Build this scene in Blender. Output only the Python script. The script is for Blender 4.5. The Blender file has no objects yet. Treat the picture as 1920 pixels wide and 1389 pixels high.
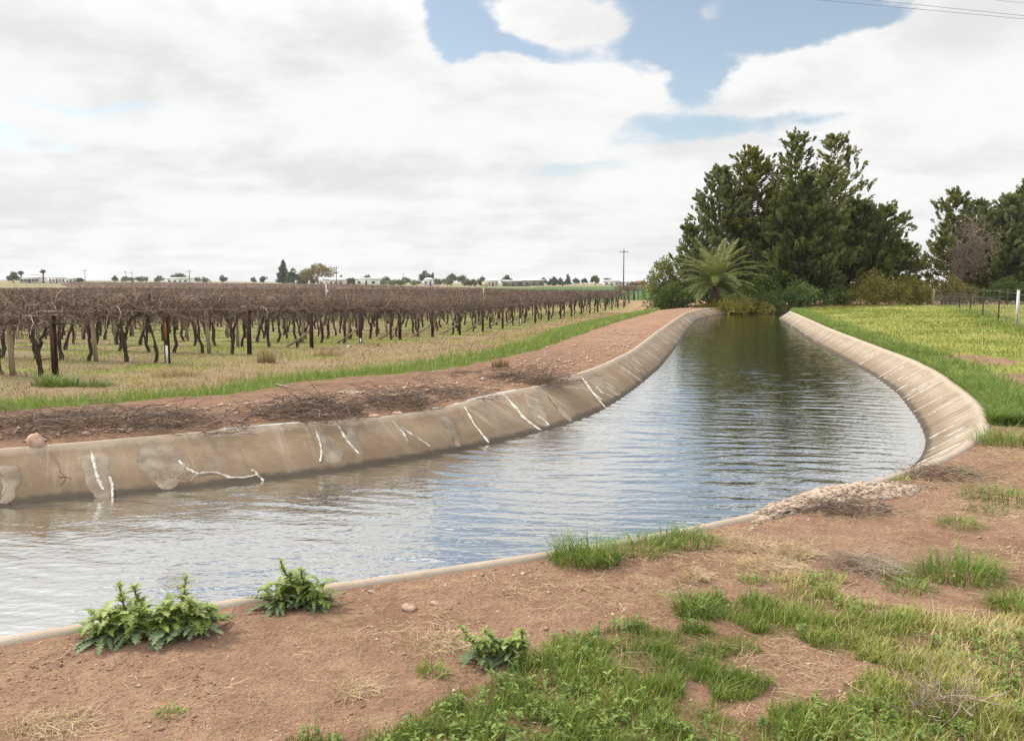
import bpy, math, random
import numpy as np
from mathutils import Vector, Matrix
from mathutils.geometry import delaunay_2d_cdt

SC = bpy.context.scene
COL = SC.collection
rad = math.radians

# ------------------------------------------------------------------ camera
EYE = 1.6
FPX = 1600.0                       # focal length in photo pixels (photo 1920 wide)
PITCH = math.atan(164.5 / FPX)
cam = bpy.data.cameras.new('camera')
cam.lens = 36.0 * FPX / 1920.0
cam.sensor_width = 36.0
cam.clip_start = 0.05
cam.clip_end = 6000
camo = bpy.data.objects.new('camera', cam)
COL.objects.link(camo)
camo.location = (0, 0, EYE)
camo.rotation_euler = (math.pi / 2 - PITCH, 0, 0)
SC.camera = camo

# ------------------------------------------------------------------ colour management
SC.view_settings.view_transform = 'Standard'
SC.view_settings.look = 'None'
SC.view_settings.exposure = 0.22
SC.view_settings.gamma = 1.0
SC.cycles.max_bounces = 6
SC.cycles.diffuse_bounces = 3
SC.cycles.transparent_max_bounces = 8

# ------------------------------------------------------------------ sun
SUN_EL = 42.0
SUN_AZ = -62.0                     # degrees clockwise from +Y (seen from above): to the left, a little ahead
sdir = Vector((math.sin(rad(SUN_AZ)) * math.cos(rad(SUN_EL)), math.cos(rad(SUN_AZ)) * math.cos(rad(SUN_EL)), math.sin(rad(SUN_EL))))
sl = bpy.data.lights.new('sun', 'SUN')
sl.energy = 4.2
sl.angle = rad(6.0)
sl.color = (1.0, 0.91, 0.775)
so = bpy.data.objects.new('sun', sl)
so.location = (-40, 20, 50)
so.rotation_euler = (-sdir).to_track_quat('-Z', 'Y').to_euler()
COL.objects.link(so)


# ------------------------------------------------------------------ node helper
class NT:
    def __init__(self, tree):
        self.t = tree
        self.n = tree.nodes
        self.l = tree.links

    def node(self, typ, **kw):
        n = self.n.new(typ)
        for k, v in kw.items():
            setattr(n, k, v)
        return n

    def put(self, sock, v):
        if isinstance(v, bpy.types.NodeSocket):
            self.l.new(v, sock)
        elif v is not None:
            if isinstance(v, (tuple, list)) and len(v) == 3 and sock.type == 'RGBA':
                v = (*v, 1.0)
            sock.default_value = v

    def m(self, op, a, b=None, c=None, clamp=False):
        n = self.node('ShaderNodeMath', operation=op, use_clamp=clamp)
        self.put(n.inputs[0], a)
        if b is not None:
            self.put(n.inputs[1], b)
        if c is not None:
            self.put(n.inputs[2], c)
        return n.outputs[0]

    def vm(self, op, a, b=None):
        n = self.node('ShaderNodeVectorMath', operation=op)
        self.put(n.inputs[0], a)
        if b is not None:
            self.put(n.inputs[1], b)
        return n.outputs[0]

    def noise(self, vec, scale, detail=4.0, rough=0.55, dist=0.0, out=0):
        n = self.node('ShaderNodeTexNoise')
        self.put(n.inputs['Vector'], vec)
        n.inputs['Scale'].default_value = scale
        n.inputs['Detail'].default_value = detail
        n.inputs['Roughness'].default_value = rough
        n.inputs['Distortion'].default_value = dist
        return n.outputs[out]

    def voro(self, vec, scale, feature='F1', out='Distance'):
        n = self.node('ShaderNodeTexVoronoi', feature=feature)
        self.put(n.inputs['Vector'], vec)
        n.inputs['Scale'].default_value = scale
        return n.outputs[out]

    def ss(self, x, lo, hi, a=0.0, b=1.0):
        n = self.node('ShaderNodeMapRange', interpolation_type='SMOOTHSTEP')
        self.put(n.inputs[0], x)
        n.inputs[1].default_value = lo
        n.inputs[2].default_value = hi
        n.inputs[3].default_value = a
        n.inputs[4].default_value = b
        return n.outputs[0]

    def mix(self, f, a, b, mode='MIX'):
        n = self.node('ShaderNodeMix', data_type='RGBA', blend_type=mode)
        self.put(n.inputs[0], f)
        self.put(n.inputs[6], a)
        self.put(n.inputs[7], b)
        return n.outputs[2]

    def ramp(self, f, stops):
        n = self.node('ShaderNodeValToRGB')
        self.put(n.inputs[0], f)
        e = n.color_ramp.elements
        while len(e) < len(stops):
            e.new(0.5)
        for i, (p, c) in enumerate(stops):
            e[i].position = p
            e[i].color = (*c, 1.0)
        return n.outputs[0]

    def sep(self, v):
        n = self.node('ShaderNodeSeparateXYZ')
        self.put(n.inputs[0], v)
        return n.outputs

    def comb(self, x, y, z):
        n = self.node('ShaderNodeCombineXYZ')
        for i, v in enumerate((x, y, z)):
            self.put(n.inputs[i], v)
        return n.outputs[0]

    def attr(self, name, out='Color'):
        n = self.node('ShaderNodeAttribute', attribute_name=name)
        return n.outputs[out]

    def pos(self):
        return self.node('ShaderNodeNewGeometry').outputs['Position']

    def obj(self):
        return self.node('ShaderNodeTexCoord').outputs['Object']

    def scale(self, v, s):
        return self.vm('MULTIPLY', v, s)


# ------------------------------------------------------------------ projection helpers (used to measure positions from the photograph)
CA, SA = math.cos(PITCH), math.sin(PITCH)


def ray(px, py):
    u, v = (px - 960.0) / FPX, (694.5 - py) / FPX
    return np.array((u, CA + SA * v, -SA + CA * v))


def P(px, py, z=0.0):              # the ground point seen at a photo pixel
    r = ray(px, py)
    t = (z - EYE) / r[2]
    return np.array((r[0] * t, r[1] * t, z))


def A(px, py, Y):                  # the point seen at a photo pixel at distance Y
    r = ray(px, py)
    t = Y / r[1]
    return np.array((r[0] * t, Y, EYE + r[2] * t))


def proj(p):
    p = np.asarray(p, float)
    x, y, z = p[..., 0], p[..., 1], p[..., 2] - EYE
    d = y * CA - z * SA
    d = np.where(d < 0.05, 0.05, d)
    return np.stack((960 + FPX * x / d, 694.5 - FPX * (y * SA + z * CA) / d), -1)


# ------------------------------------------------------------------ world: Nishita sky behind broken stratocumulus
def azel(px, py):
    r = ray(px, py)
    r /= np.linalg.norm(r)
    return math.atan2(r[0], r[1]), math.asin(r[2])


W = bpy.data.worlds.new('World')
SC.world = W
W.use_nodes = True
nt = NT(W.node_tree)
nt.n.clear()
SKY_STRENGTH = 0.10
sky = nt.node('ShaderNodeTexSky', sky_type='NISHITA', sun_disc=False)
sky.sun_elevation = rad(SUN_EL)
sky.sun_rotation = rad(SUN_AZ)
sky.altitude = 50
sky.air_density = 1.0
sky.dust_density = 0.6
sky.ozone_density = 1.0
dirv = nt.node('ShaderNodeTexCoord').outputs['Generated']
dx, dy, dz = nt.sep(dirv)
dzc = nt.m('MAXIMUM', dz, 0.0)
inv = nt.m('DIVIDE', 1.0, nt.m('ADD', dzc, 0.14))
cp = nt.comb(nt.m('MULTIPLY', dx, inv), nt.m('MULTIPLY', dy, inv), 0.0)
cp2 = nt.vm('ADD', cp, (7.3, 2.1, 0.0))
az = nt.m('ARCTAN2', dx, dy)
el = nt.m('ARCSINE', dz)
w1 = nt.noise(nt.scale(dirv, (1, 1, 1.6)), 7.0, 5, 0.6, out=1)
wx, wy, wz = nt.sep(w1)
azw = nt.m('ADD', az, nt.m('MULTIPLY', nt.m('SUBTRACT', wx, 0.5), 0.13))
elw = nt.m('ADD', el, nt.m('MULTIPLY', nt.m('SUBTRACT', wy, 0.5), 0.07))
# openings (-) and thick heaps (+): photo pixel, half-width and half-height in pixels, weight
BLOBS = [
    (850, 45, 75, 70, -0.85), (1260, 70, 110, 95, -0.9), (960, 85, 150, 28, -0.75), (1500, 25, 130, 60, -0.95),
    (1330, 150, 60, 60, -0.55), (1300, 245, 110, 24, -0.42), (1480, 232, 120, 20, -0.40), (170, 192, 130, 16, -0.30),
    (20, 270, 55, 34, -0.28), (1150, -150, 360, 120, -1.1), (420, -260, 260, 70, -0.6), (1700, -330, 300, 90, -0.6), (1070, 330, 80, 9, -0.2), (1660, 15, 60, 35, -0.5),
    (1060, 35, 120, 34, 0.62), (1340, 15, 55, 26, 0.5), (1790, 110, 300, 85, 0.55), (1480, 120, 95, 45, 0.55),
    (1010, 160, 200, 50, 0.5), (1230, 140, 45, 35, 0.45), (620, 60, 160, 90, 0.4), (300, 90, 400, 80, 0.4),
    (1700, -160, 700, 120, 0.3), (500, 330, 900, 90, 0.15)]
dens = nt.m('SUBTRACT', nt.noise(cp2, 1.15, 9, 0.58, 0.3), 0.5)
dens = nt.m('MULTIPLY', dens, 1.5)
for (px, py, hw, hh, wgt) in BLOBS:
    a0, e0 = azel(px, py)
    wa, we = hw / FPX, hh / FPX
    u = nt.m('MULTIPLY', nt.m('SUBTRACT', azw, a0), 1 / wa)
    v = nt.m('MULTIPLY', nt.m('SUBTRACT', elw, e0), 1 / we)
    g = nt.m('EXPONENT', nt.m('MULTIPLY', nt.m('ADD', nt.m('MULTIPLY', u, u), nt.m('MULTIPLY', v, v)), -1.0))
    dens = nt.m('MULTIPLY_ADD', g, wgt, dens)
dens = nt.m('ADD', dens, 0.30)
dens = nt.m('ADD', dens, nt.ss(el, 0.16, 0.0, 0.0, 0.35))        # deck closes towards the horizon
puff = nt.m('SUBTRACT', nt.noise(nt.scale(dirv, (1, 1, 1.9)), 11.0, 9, 0.6, 0.2), 0.5)
dens = nt.m('MULTIPLY_ADD', puff, 0.55, dens)
mask = nt.ss(dens, -0.13, 0.22)
up = nt.noise(nt.vm('ADD', cp2, (0.0, -0.16, 0.0)), 2.0, 8, 0.55, 0.3)
here = nt.noise(cp2, 2.0, 8, 0.55, 0.3)
lit = nt.m('SUBTRACT', here, up)
base_shade = nt.noise(nt.scale(cp2, (0.55, 0.9, 1)), 1.5, 5, 0.6)
puff2 = nt.noise(nt.scale(dirv, (1, 1, 2.2)), 6.0, 7, 0.6, 0.2)
shade = nt.m('ADD', nt.m('MULTIPLY', lit, 0.8), nt.m('ADD', nt.m('MULTIPLY', nt.ss(base_shade, 0.35, 0.68), 0.55), nt.ss(puff2, 0.36, 0.62, 0.0, 0.75)))
shade = nt.m('SUBTRACT', shade, nt.ss(dens, 0.35, 1.0, 0.0, 0.35), clamp=False)
for (px, py, hw, hh, wgt) in [(330, 110, 420, 90, -0.32), (1130, 150, 170, 50, 0.6), (480, 320, 260, 40, -0.35), (1850, 130, 260, 90, 0.4),
                              (250, 250, 200, 40, 0.4), (900, 230, 180, 40, -0.2)]:
    a0, e0 = azel(px, py)
    u = nt.m('MULTIPLY', nt.m('SUBTRACT', azw, a0), FPX / hw)
    v = nt.m('MULTIPLY', nt.m('SUBTRACT', elw, e0), FPX / hh)
    g = nt.m('EXPONENT', nt.m('MULTIPLY', nt.m('ADD', nt.m('MULTIPLY', u, u), nt.m('MULTIPLY', v, v)), -1.0))
    shade = nt.m('MULTIPLY_ADD', g, wgt, shade)
CLO, CHI = (0.680, 0.676, 0.676), (0.830, 0.828, 0.825)
k = 1.0 / SKY_STRENGTH
ccol = nt.mix(nt.ss(shade, -0.35, 0.95), tuple(c * k for c in CLO), tuple(c * k for c in CHI))
zen = nt.m('MULTIPLY', nt.ss(el, 0.25, 0.52, 1.0, 1.9), nt.ss(el, 0.6, 1.3, 1.0, 1.15))                             # the overcast brightens towards the zenith
ccol = nt.vm('MULTIPLY', ccol, nt.comb(zen, zen, zen))
skyc = nt.mix(0.19, nt.vm('MULTIPLY', sky.outputs[0], (1.46, 1.36, 1.22)), (5.6, 5.8, 6.0))
fin = nt.mix(mask, skyc, ccol)
bg = nt.node('ShaderNodeBackground')
nt.l.new(fin, bg.inputs['Color'])
bg.inputs['Strength'].default_value = SKY_STRENGTH
wo = nt.node('ShaderNodeOutputWorld')
nt.l.new(bg.outputs[0], wo.inputs['Surface'])
W.cycles.sampling_method = 'MANUAL'
W.cycles.sample_map_resolution = 512


# ------------------------------------------------------------------ numpy helpers
def hash2(ix, iy, seed):
    h = (ix.astype(np.int64) * 374761393 + iy.astype(np.int64) * 668265263 + seed * 974634777) & 0x7fffffff
    h = ((h ^ (h >> 13)) * 1274126177) & 0x7fffffff
    return ((h ^ (h >> 16)) & 0xffff) / 65535.0


def vnoise(x, y, seed=0):
    x = np.asarray(x, float); y = np.asarray(y, float)
    ix, iy = np.floor(x), np.floor(y)
    fx, fy = x - ix, y - iy
    fx = fx * fx * (3 - 2 * fx); fy = fy * fy * (3 - 2 * fy)
    a, b = hash2(ix, iy, seed), hash2(ix + 1, iy, seed)
    c, d = hash2(ix, iy + 1, seed), hash2(ix + 1, iy + 1, seed)
    return (a * (1 - fx) + b * fx) * (1 - fy) + (c * (1 - fx) + d * fx) * fy


def fbm(x, y, seed=0, oct=4):
    s, a, t = 0.0, 0.5, 0.0
    for o in range(oct):
        s = s + a * vnoise(np.asarray(x) * 2 ** o, np.asarray(y) * 2 ** o, seed + o * 17)
        t += a; a *= 0.5
    return s / t


def sstep(a, b, x):
    t = np.clip((np.asarray(x, float) - a) / (b - a), 0, 1)
    return t * t * (3 - 2 * t)


def in_poly(x, y, poly):
    x = np.asarray(x); y = np.asarray(y)
    r = np.zeros(x.shape, bool)
    n = len(poly)
    for i in range(n):
        x0, y0 = poly[i][0], poly[i][1]
        x1, y1 = poly[(i + 1) % n][0], poly[(i + 1) % n][1]
        if y0 == y1:
            continue
        c = ((y0 > y) != (y1 > y)) & (x < (x1 - x0) * (y - y0) / (y1 - y0) + x0)
        r ^= c
    return r


def resample(pts, n):
    pts = np.asarray(pts, float)
    d = np.r_[0, np.cumsum(np.linalg.norm(np.diff(pts, axis=0), axis=1))]
    t = np.linspace(0, d[-1], n)
    return np.stack([np.interp(t, d, pts[:, i]) for i in range(pts.shape[1])], -1)


def smooth(pts, it=2, keep=True):
    p = pts.copy()
    for _ in range(it):
        q = p.copy()
        q[1:-1] = 0.25 * p[:-2] + 0.5 * p[1:-1] + 0.25 * p[2:]
        p = q
    return p


def normals2(pts):
    t = np.gradient(pts[:, :2], axis=0)
    t /= np.linalg.norm(t, axis=1)[:, None] + 1e-12
    return np.stack((-t[:, 1], t[:, 0]), -1)          # to the left of travel


def sdist(x, y, pts):                                  # signed distance to a polyline, + on its left
    x = np.asarray(x, float).ravel(); y = np.asarray(y, float).ravel()
    best = np.full(x.shape, 1e18); sg = np.ones(x.shape)
    for i in range(len(pts) - 1):
        ax, ay = pts[i][:2]; bx, by = pts[i + 1][:2]
        ex, ey = bx - ax, by - ay
        t = np.clip(((x - ax) * ex + (y - ay) * ey) / (ex * ex + ey * ey + 1e-12), 0, 1)
        qx, qy = x - ax - t * ex, y - ay - t * ey
        d = qx * qx + qy * qy
        m = d < best
        best = np.where(m, d, best)
        sg = np.where(m, np.sign(ex * (y - ay) - ey * (x - ax)), sg)
    return np.sqrt(best) * sg


# ------------------------------------------------------------------ mesh helpers
def mesh(name, V, F, mat=None, smooth_=False, attrs=None, uv=None):
    """F: list of (n,3) / (n,4) index arrays (or one of them)."""
    V = np.asarray(V, np.float32).reshape(-1, 3)
    if isinstance(F, np.ndarray):
        F = [F]
    F = [np.asarray(f, np.int32) for f in F if len(f)]
    me = bpy.data.meshes.new(name)
    me.vertices.add(len(V))
    me.vertices.foreach_set('co', V.ravel())
    nl = sum(f.size for f in F)
    nf = sum(len(f) for f in F)
    me.loops.add(nl)
    me.polygons.add(nf)
    li = np.concatenate([f.ravel() for f in F])
    cnt = np.concatenate([np.full(len(f), f.shape[1], np.int32) for f in F])
    st = np.r_[0, np.cumsum(cnt)[:-1]].astype(np.int32)
    me.loops.foreach_set('vertex_index', li)
    me.polygons.foreach_set('loop_start', st)
    me.update(calc_edges=True)
    if smooth_:
        me.polygons.foreach_set('use_smooth', np.ones(nf, bool))
    for k, a in (attrs or {}).items():
        a = np.asarray(a, np.float32)
        if a.ndim == 1:
            t = me.attributes.new(k, 'FLOAT', 'POINT'); t.data.foreach_set('value', a)
        else:
            t = me.attributes.new(k, 'FLOAT_COLOR', 'POINT'); t.data.foreach_set('color', a.ravel())
    if uv is not None:
        l = me.uv_layers.new(name='uv')
        l.data.foreach_set('uv', np.asarray(uv, np.float32)[li].ravel())
    if mat:
        me.materials.append(mat)
    me.validate()
    return me


def tag(o, label=None, cat=None, group=None, kind=None):
    if label: o['label'] = label
    if cat: o['category'] = cat
    if group: o['group'] = group
    if kind: o['kind'] = kind
    return o


def link(name, me, loc=(0, 0, 0), parent=None, rz=0.0):
    o = bpy.data.objects.new(name, me)
    COL.objects.link(o)
    o.location = tuple(loc)
    o.rotation_euler = (0, 0, rz)
    if parent is not None:
        o.parent = parent
    return o


def thing(name, label, cat, loc, group=None, rz=0.0):
    o = bpy.data.objects.new(name, None)
    o.empty_display_size = 0.2
    COL.objects.link(o)
    o.location = tuple(loc)
    o.rotation_euler = (0, 0, rz)
    return tag(o, label, cat, group)


class MB:                                              # collects geometry for one mesh
    def __init__(self):
        self.v, self.q, self.t, self.c, self.n = [], [], [], [], 0

    def add(self, V, Q=None, T=None, c=0.5):
        V = np.asarray(V, float).reshape(-1, 3)
        if Q is not None and len(Q): self.q.append(np.asarray(Q) + self.n)
        if T is not None and len(T): self.t.append(np.asarray(T) + self.n)
        self.v.append(V)
        c = np.asarray(c, float)
        self.c.append(np.full(len(V), float(c)) if c.ndim == 0 else c)
        self.n += len(V)
        return self

    def box(self, c, s, rz=0.0, col=0.5):
        x, y, z = np.array(s, float) / 2
        p = np.array([(-x, -y, -z), (x, -y, -z), (x, y, -z), (-x, y, -z), (-x, -y, z), (x, -y, z), (x, y, z), (-x, y, z)])
        cs, sn = math.cos(rz), math.sin(rz)
        p = np.stack((p[:, 0] * cs - p[:, 1] * sn, p[:, 0] * sn + p[:, 1] * cs, p[:, 2]), -1) + np.array(c, float)
        return self.add(p, [(0, 3, 2, 1), (4, 5, 6, 7), (0, 1, 5, 4), (1, 2, 6, 5), (2, 3, 7, 6), (3, 0, 4, 7)], c=col)

    def tube(self, path, r, sides=8, cap=True, col=0.5):
        V, Q = tubes(np.asarray(path, float)[None], np.broadcast_to(np.asarray(r, float), (len(path),))[None], sides)
        T = []
        if cap:
            n = len(path)
            T = [(0, k + 1, k) for k in range(1, sides - 1)] + [((n - 1) * sides, (n - 1) * sides + k, (n - 1) * sides + k + 1) for k in range(1, sides - 1)]
        return self.add(V, Q, T, col)

    def build(self, name, mat, sm=False):
        F = []
        if self.q: F.append(np.concatenate(self.q))
        if self.t: F.append(np.concatenate(self.t))
        return mesh(name, np.concatenate(self.v), F, mat, sm, {'tint': np.concatenate(self.c)})


def tubes(Pth, R, sides=3):
    """Pth (N,K,3), R (N,K) -> V, Q of N tubes."""
    N, K, _ = Pth.shape
    T = np.gradient(Pth, axis=1)
    T /= np.linalg.norm(T, axis=2, keepdims=True) + 1e-9
    ref = np.where(np.abs(T[:, :1, 2:3]) > 0.8, np.array([1.0, 0, 0]), np.array([0, 0, 1.0]))
    B = np.cross(T, ref); B /= np.linalg.norm(B, axis=2, keepdims=True) + 1e-9
    C = np.cross(T, B)
    a = np.arange(sides) * 2 * math.pi / sides
    V = Pth[:, :, None, :] + R[:, :, None, None] * (np.cos(a)[None, None, :, None] * B[:, :, None, :] + np.sin(a)[None, None, :, None] * C[:, :, None, :])
    base = (np.arange(N) * K * sides)[:, None, None]
    kk = (np.arange(K - 1) * sides)[None, :, None]
    s = np.arange(sides)[None, None, :]
    s2 = (s + 1) % sides
    Q = np.stack((base + kk + s, base + kk + s2, base + kk + sides + s2, base + kk + sides + s), -1).reshape(-1, 4)
    return V.reshape(-1, 3), Q


def blades(pos, h, w, lean, head, segs=2, curl=1.0, tint=None):
    """tapered bent grass blades; every argument an array of N"""
    N = len(pos)
    t = np.linspace(0, 1, segs + 1)[None, :]
    out = lean[:, None] * (t ** (1 + curl)) * h[:, None]
    up_ = h[:, None] * np.sqrt(np.clip(t ** 2 - (lean[:, None] * t ** (1 + curl)) ** 2 * 0.45, 0, None))
    dxy = np.stack((np.cos(head), np.sin(head)), -1)
    sxy = np.stack((-np.sin(head), np.cos(head)), -1)
    ctr = np.zeros((N, segs + 1, 3))
    ctr[:, :, :2] = pos[:, None, :2] + dxy[:, None, :] * out[:, :, None]
    ctr[:, :, 2] = pos[:, None, 2] + up_
    wd = (w[:, None] * (1 - t ** 1.6) + 0.0006)[:, :, None] * 0.5
    off = np.zeros((N, segs + 1, 3)); off[:, :, :2] = sxy[:, None, :] * wd
    V = np.stack((ctr - off, ctr + off), 2).reshape(-1, 3)
    n = 2 * (segs + 1)
    b = (np.arange(N) * n)[:, None]
    k_ = (np.arange(segs) * 2)[None, :]
    Q = np.stack((b + k_, b + k_ + 1, b + k_ + 3, b + k_ + 2), -1).reshape(-1, 4)
    c = np.repeat(tint if tint is not None else np.full(N, 0.5), n)
    return V, Q, c


def leafquads(ctr, d, L, wd, rng, tint, roll=None):
    """N small pointed leaves: centre, direction, length, width"""
    N = len(ctr)
    d = d / (np.linalg.norm(d, axis=1, keepdims=True) + 1e-9)
    r = rng.normal(size=(N, 3))
    s = np.cross(d, r); s /= np.linalg.norm(s, axis=1, keepdims=True) + 1e-9
    L = np.broadcast_to(L, (N,))[:, None]; wd = np.broadcast_to(wd, (N,))[:, None]
    V = np.stack((ctr - d * L * 0.5, ctr + s * wd * 0.5, ctr + d * L * 0.5, ctr - s * wd * 0.5), 1).reshape(-1, 3)
    Q = (np.arange(N) * 4)[:, None] + np.arange(4)[None, :]
    return V, Q, np.repeat(tint, 4)


# ------------------------------------------------------------------ materials
def new_mat(name):
    m = bpy.data.materials.new(name)
    m.use_nodes = True
    nt = NT(m.node_tree)
    b = nt.n['Principled BSDF']
    b.inputs['Roughness'].default_value = 0.9
    b.inputs['Specular IOR Level'].default_value = 0.2
    return m, nt, b


def bump(nt, b, h, strength=0.5, dist=0.02):
    n = nt.node('ShaderNodeBump')
    n.inputs['Strength'].default_value = strength
    n.inputs['Distance'].default_value = dist
    nt.put(n.inputs['Height'], h)
    nt.l.new(n.outputs[0], b.inputs['Normal'])


def plain(name, c1, c2, scale=6.0, rough=0.9, stretch=(1, 1, 1), bmp=0.0, detail=5, metal=0.0, lo=0.35, hi=0.65):
    m, nt, b = new_mat(name)
    v = nt.scale(nt.obj(), stretch)
    n = nt.noise(v, scale, detail, 0.6)
    nt.put(b.inputs['Base Color'], nt.mix(nt.ss(n, lo, hi), c1, c2))
    b.inputs['Roughness'].default_value = rough
    b.inputs['Metallic'].default_value = metal
    if bmp:
        bump(nt, b, n, 0.7, bmp)
    return m


def leafmat(name, stops, trans=0.25, rough=0.55, spec=0.25):
    """foliage: colour by the per-leaf 'tint' attribute plus a slow variation in place"""
    m, nt, b = new_mat(name)
    t = nt.attr('tint', 'Fac')
    n = nt.noise(nt.pos(), 0.9, 3, 0.6)
    f = nt.m('ADD', t, nt.m('MULTIPLY', nt.m('SUBTRACT', n, 0.5), 0.5), clamp=True)
    col = nt.ramp(f, stops)
    nt.put(b.inputs['Base Color'], col)
    b.inputs['Roughness'].default_value = rough
    b.inputs['Specular IOR Level'].default_value = spec
    if trans:
        tr = nt.node('ShaderNodeBsdfTranslucent')
        nt.put(tr.inputs['Color'], nt.mix(0.5, col, (0.20, 0.26, 0.03)))
        mx = nt.node('ShaderNodeMixShader')
        mx.inputs[0].default_value = trans
        nt.l.new(b.outputs[0], mx.inputs[1]); nt.l.new(tr.outputs[0], mx.inputs[2])
        nt.l.new(mx.outputs[0], nt.n['Material Output'].inputs['Surface'])
    return m


# ------------------------------------------------------------------ canal outline, measured on the lip level (z = 0) and the water level
ZW = -0.40


def G(pts, z=0.0):
    return np.array([P(x, y, z) for x, y in pts])


Lpx = [(0, 845), (150, 836), (300, 822), (430, 808), (560, 795), (633, 793), (680, 790), (727, 785), (781, 780), (820, 773), (867, 761),
       (906, 746), (943, 737), (1003, 731), (1043, 719), (1087, 703), (1133, 686), (1187, 660), (1233, 624), (1260, 604), (1284, 588),
       (1310, 580)]
Lw = G(Lpx)
d0 = Lw[0] - Lw[2]; d0 /= np.linalg.norm(d0)
Lw = np.vstack([[Lw[0] + d0 * 45 + np.array([0, -2, 0])], [Lw[0] + d0 * 20], [Lw[0] + d0 * 8], [Lw[0] + d0 * 3], Lw,
                [[12.6, 54.3, 0], [14.5, 56.4, 0], [17.5, 57.6, 0], [24, 58.6, 0], [45, 61, 0], [90, 66, 0]]])
Wpx = [(0, 951), (135, 936), (305, 922), (497, 904), (640, 889), (690, 880), (820, 848), (919, 832), (990, 822), (1028, 808), (1080, 793),
       (1167, 747), (1210, 713), (1240, 687), (1269, 650), (1296, 610), (1315, 596)]
Ww = G(Wpx, ZW)
Rpx = [(0, 1199), (160, 1170), (420, 1128), (638, 1092), (765, 1076), (970, 1048), (1150, 1020), (1350, 983), (1430, 962), (1560, 926),
       (1659, 897), (1735, 873), (1795, 846), (1832, 821), (1848, 797), (1843, 773), (1815, 744), (1754, 698), (1699, 672), (1639, 649),
       (1555, 617), (1500, 592), (1478, 583)]
Rw = G(Rpx)
Rw = np.vstack([[Rw[0] + d0 * 48 + np.array([0, -2, 0])], [Rw[0] + d0 * 22], [Rw[0] + d0 * 9], [Rw[0] + d0 * 3], Rw,
                [[16.9, 50.3, 0], [19, 51.6, 0], [24, 52.6, 0], [45, 55, 0], [90, 60, 0]]])


def curve(pts, n):                       # even near samples, smooth corners
    p = resample(pts, 900)
    p = smooth(p, 24)
    d = np.r_[0, np.cumsum(np.linalg.norm(np.diff(p, axis=0), axis=1))]
    dist = np.linalg.norm(p[:, :2], axis=1)
    wgt = np.gradient(d) / (0.12 + 0.022 * dist)
    c = np.r_[0, np.cumsum((wgt[1:] + wgt[:-1]) * 0.5)]
    t = np.linspace(0, c[-1], n)
    return np.stack([np.interp(t, c, p[:, i]) for i in range(3)], -1)


NL = 420
Lc = curve(Lw, NL)                        # left (far) lip, inner edge, travelling away: canal is on its right
Rc = curve(Rw, NL)                        # right (near) lip: canal is on its left
Ln, Rn = normals2(Lc), normals2(Rc)       # left normals: for the left bank they point away from the water
Ls = np.r_[0, np.cumsum(np.linalg.norm(np.diff(Lc, axis=0), axis=1))]
Rs = np.r_[0, np.cumsum(np.linalg.norm(np.diff(Rc, axis=0), axis=1))]
# run of the slope: measured on the left bank, about 0.6 m on the right
wd = np.full(NL, 9.0)
for i in range(len(Ww) - 1):
    a, b_ = Ww[i][:2], Ww[i + 1][:2]
    e = b_ - a
    t = np.clip(((Lc[:, :2] - a) @ e) / (e @ e), 0, 1)
    wd = np.minimum(wd, np.linalg.norm(Lc[:, :2] - a - t[:, None] * e, axis=1))
wd = np.where((Lc[:, 0] < Ww[0][0]) | (Lc[:, 1] > 52), 0.62, wd)
wd = np.clip(wd, 0.42, 0.95)
for _ in range(30):
    wd[1:-1] = 0.25 * wd[:-2] + 0.5 * wd[1:-1] + 0.25 * wd[2:]
LRUN = wd
RRUN = np.full(NL, 0.60)
LIPW = 0.085
LTOP = Lc.copy(); LTOP[:, :2] += Ln * LIPW          # outer edge of the lip: the soil begins here
RTOP = Rc.copy(); RTOP[:, :2] -= Rn * LIPW
canal_poly = np.vstack([LTOP[:, :2], RTOP[::-1, :2]])


def slope_point(side, i, v):              # v 0 at the lip, 1 at the water line, goes on below
    C, N, RUN, sg = (Lc, Ln, LRUN, -1) if side == 'L' else (Rc, Rn, RRUN, 1)
    p = C[i].copy()
    p[..., :2] += N[i] * (sg * RUN[i] * v)[..., None]
    p[..., 2] = ZW * v - 0.03 * np.sin(np.clip(v, 0, 1) * math.pi) * 0
    return p


# ------------------------------------------------------------------ terrain height
E0 = A(104, 708, 17.0)
E17 = A(1121, 585, 71.6)
EST = (E17 - E0) / 17.0; EST[2] = 0        # step from one vine row's end post to the next
ROWD = np.array([-0.94, 0.34])             # the rows run off to the left


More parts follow.
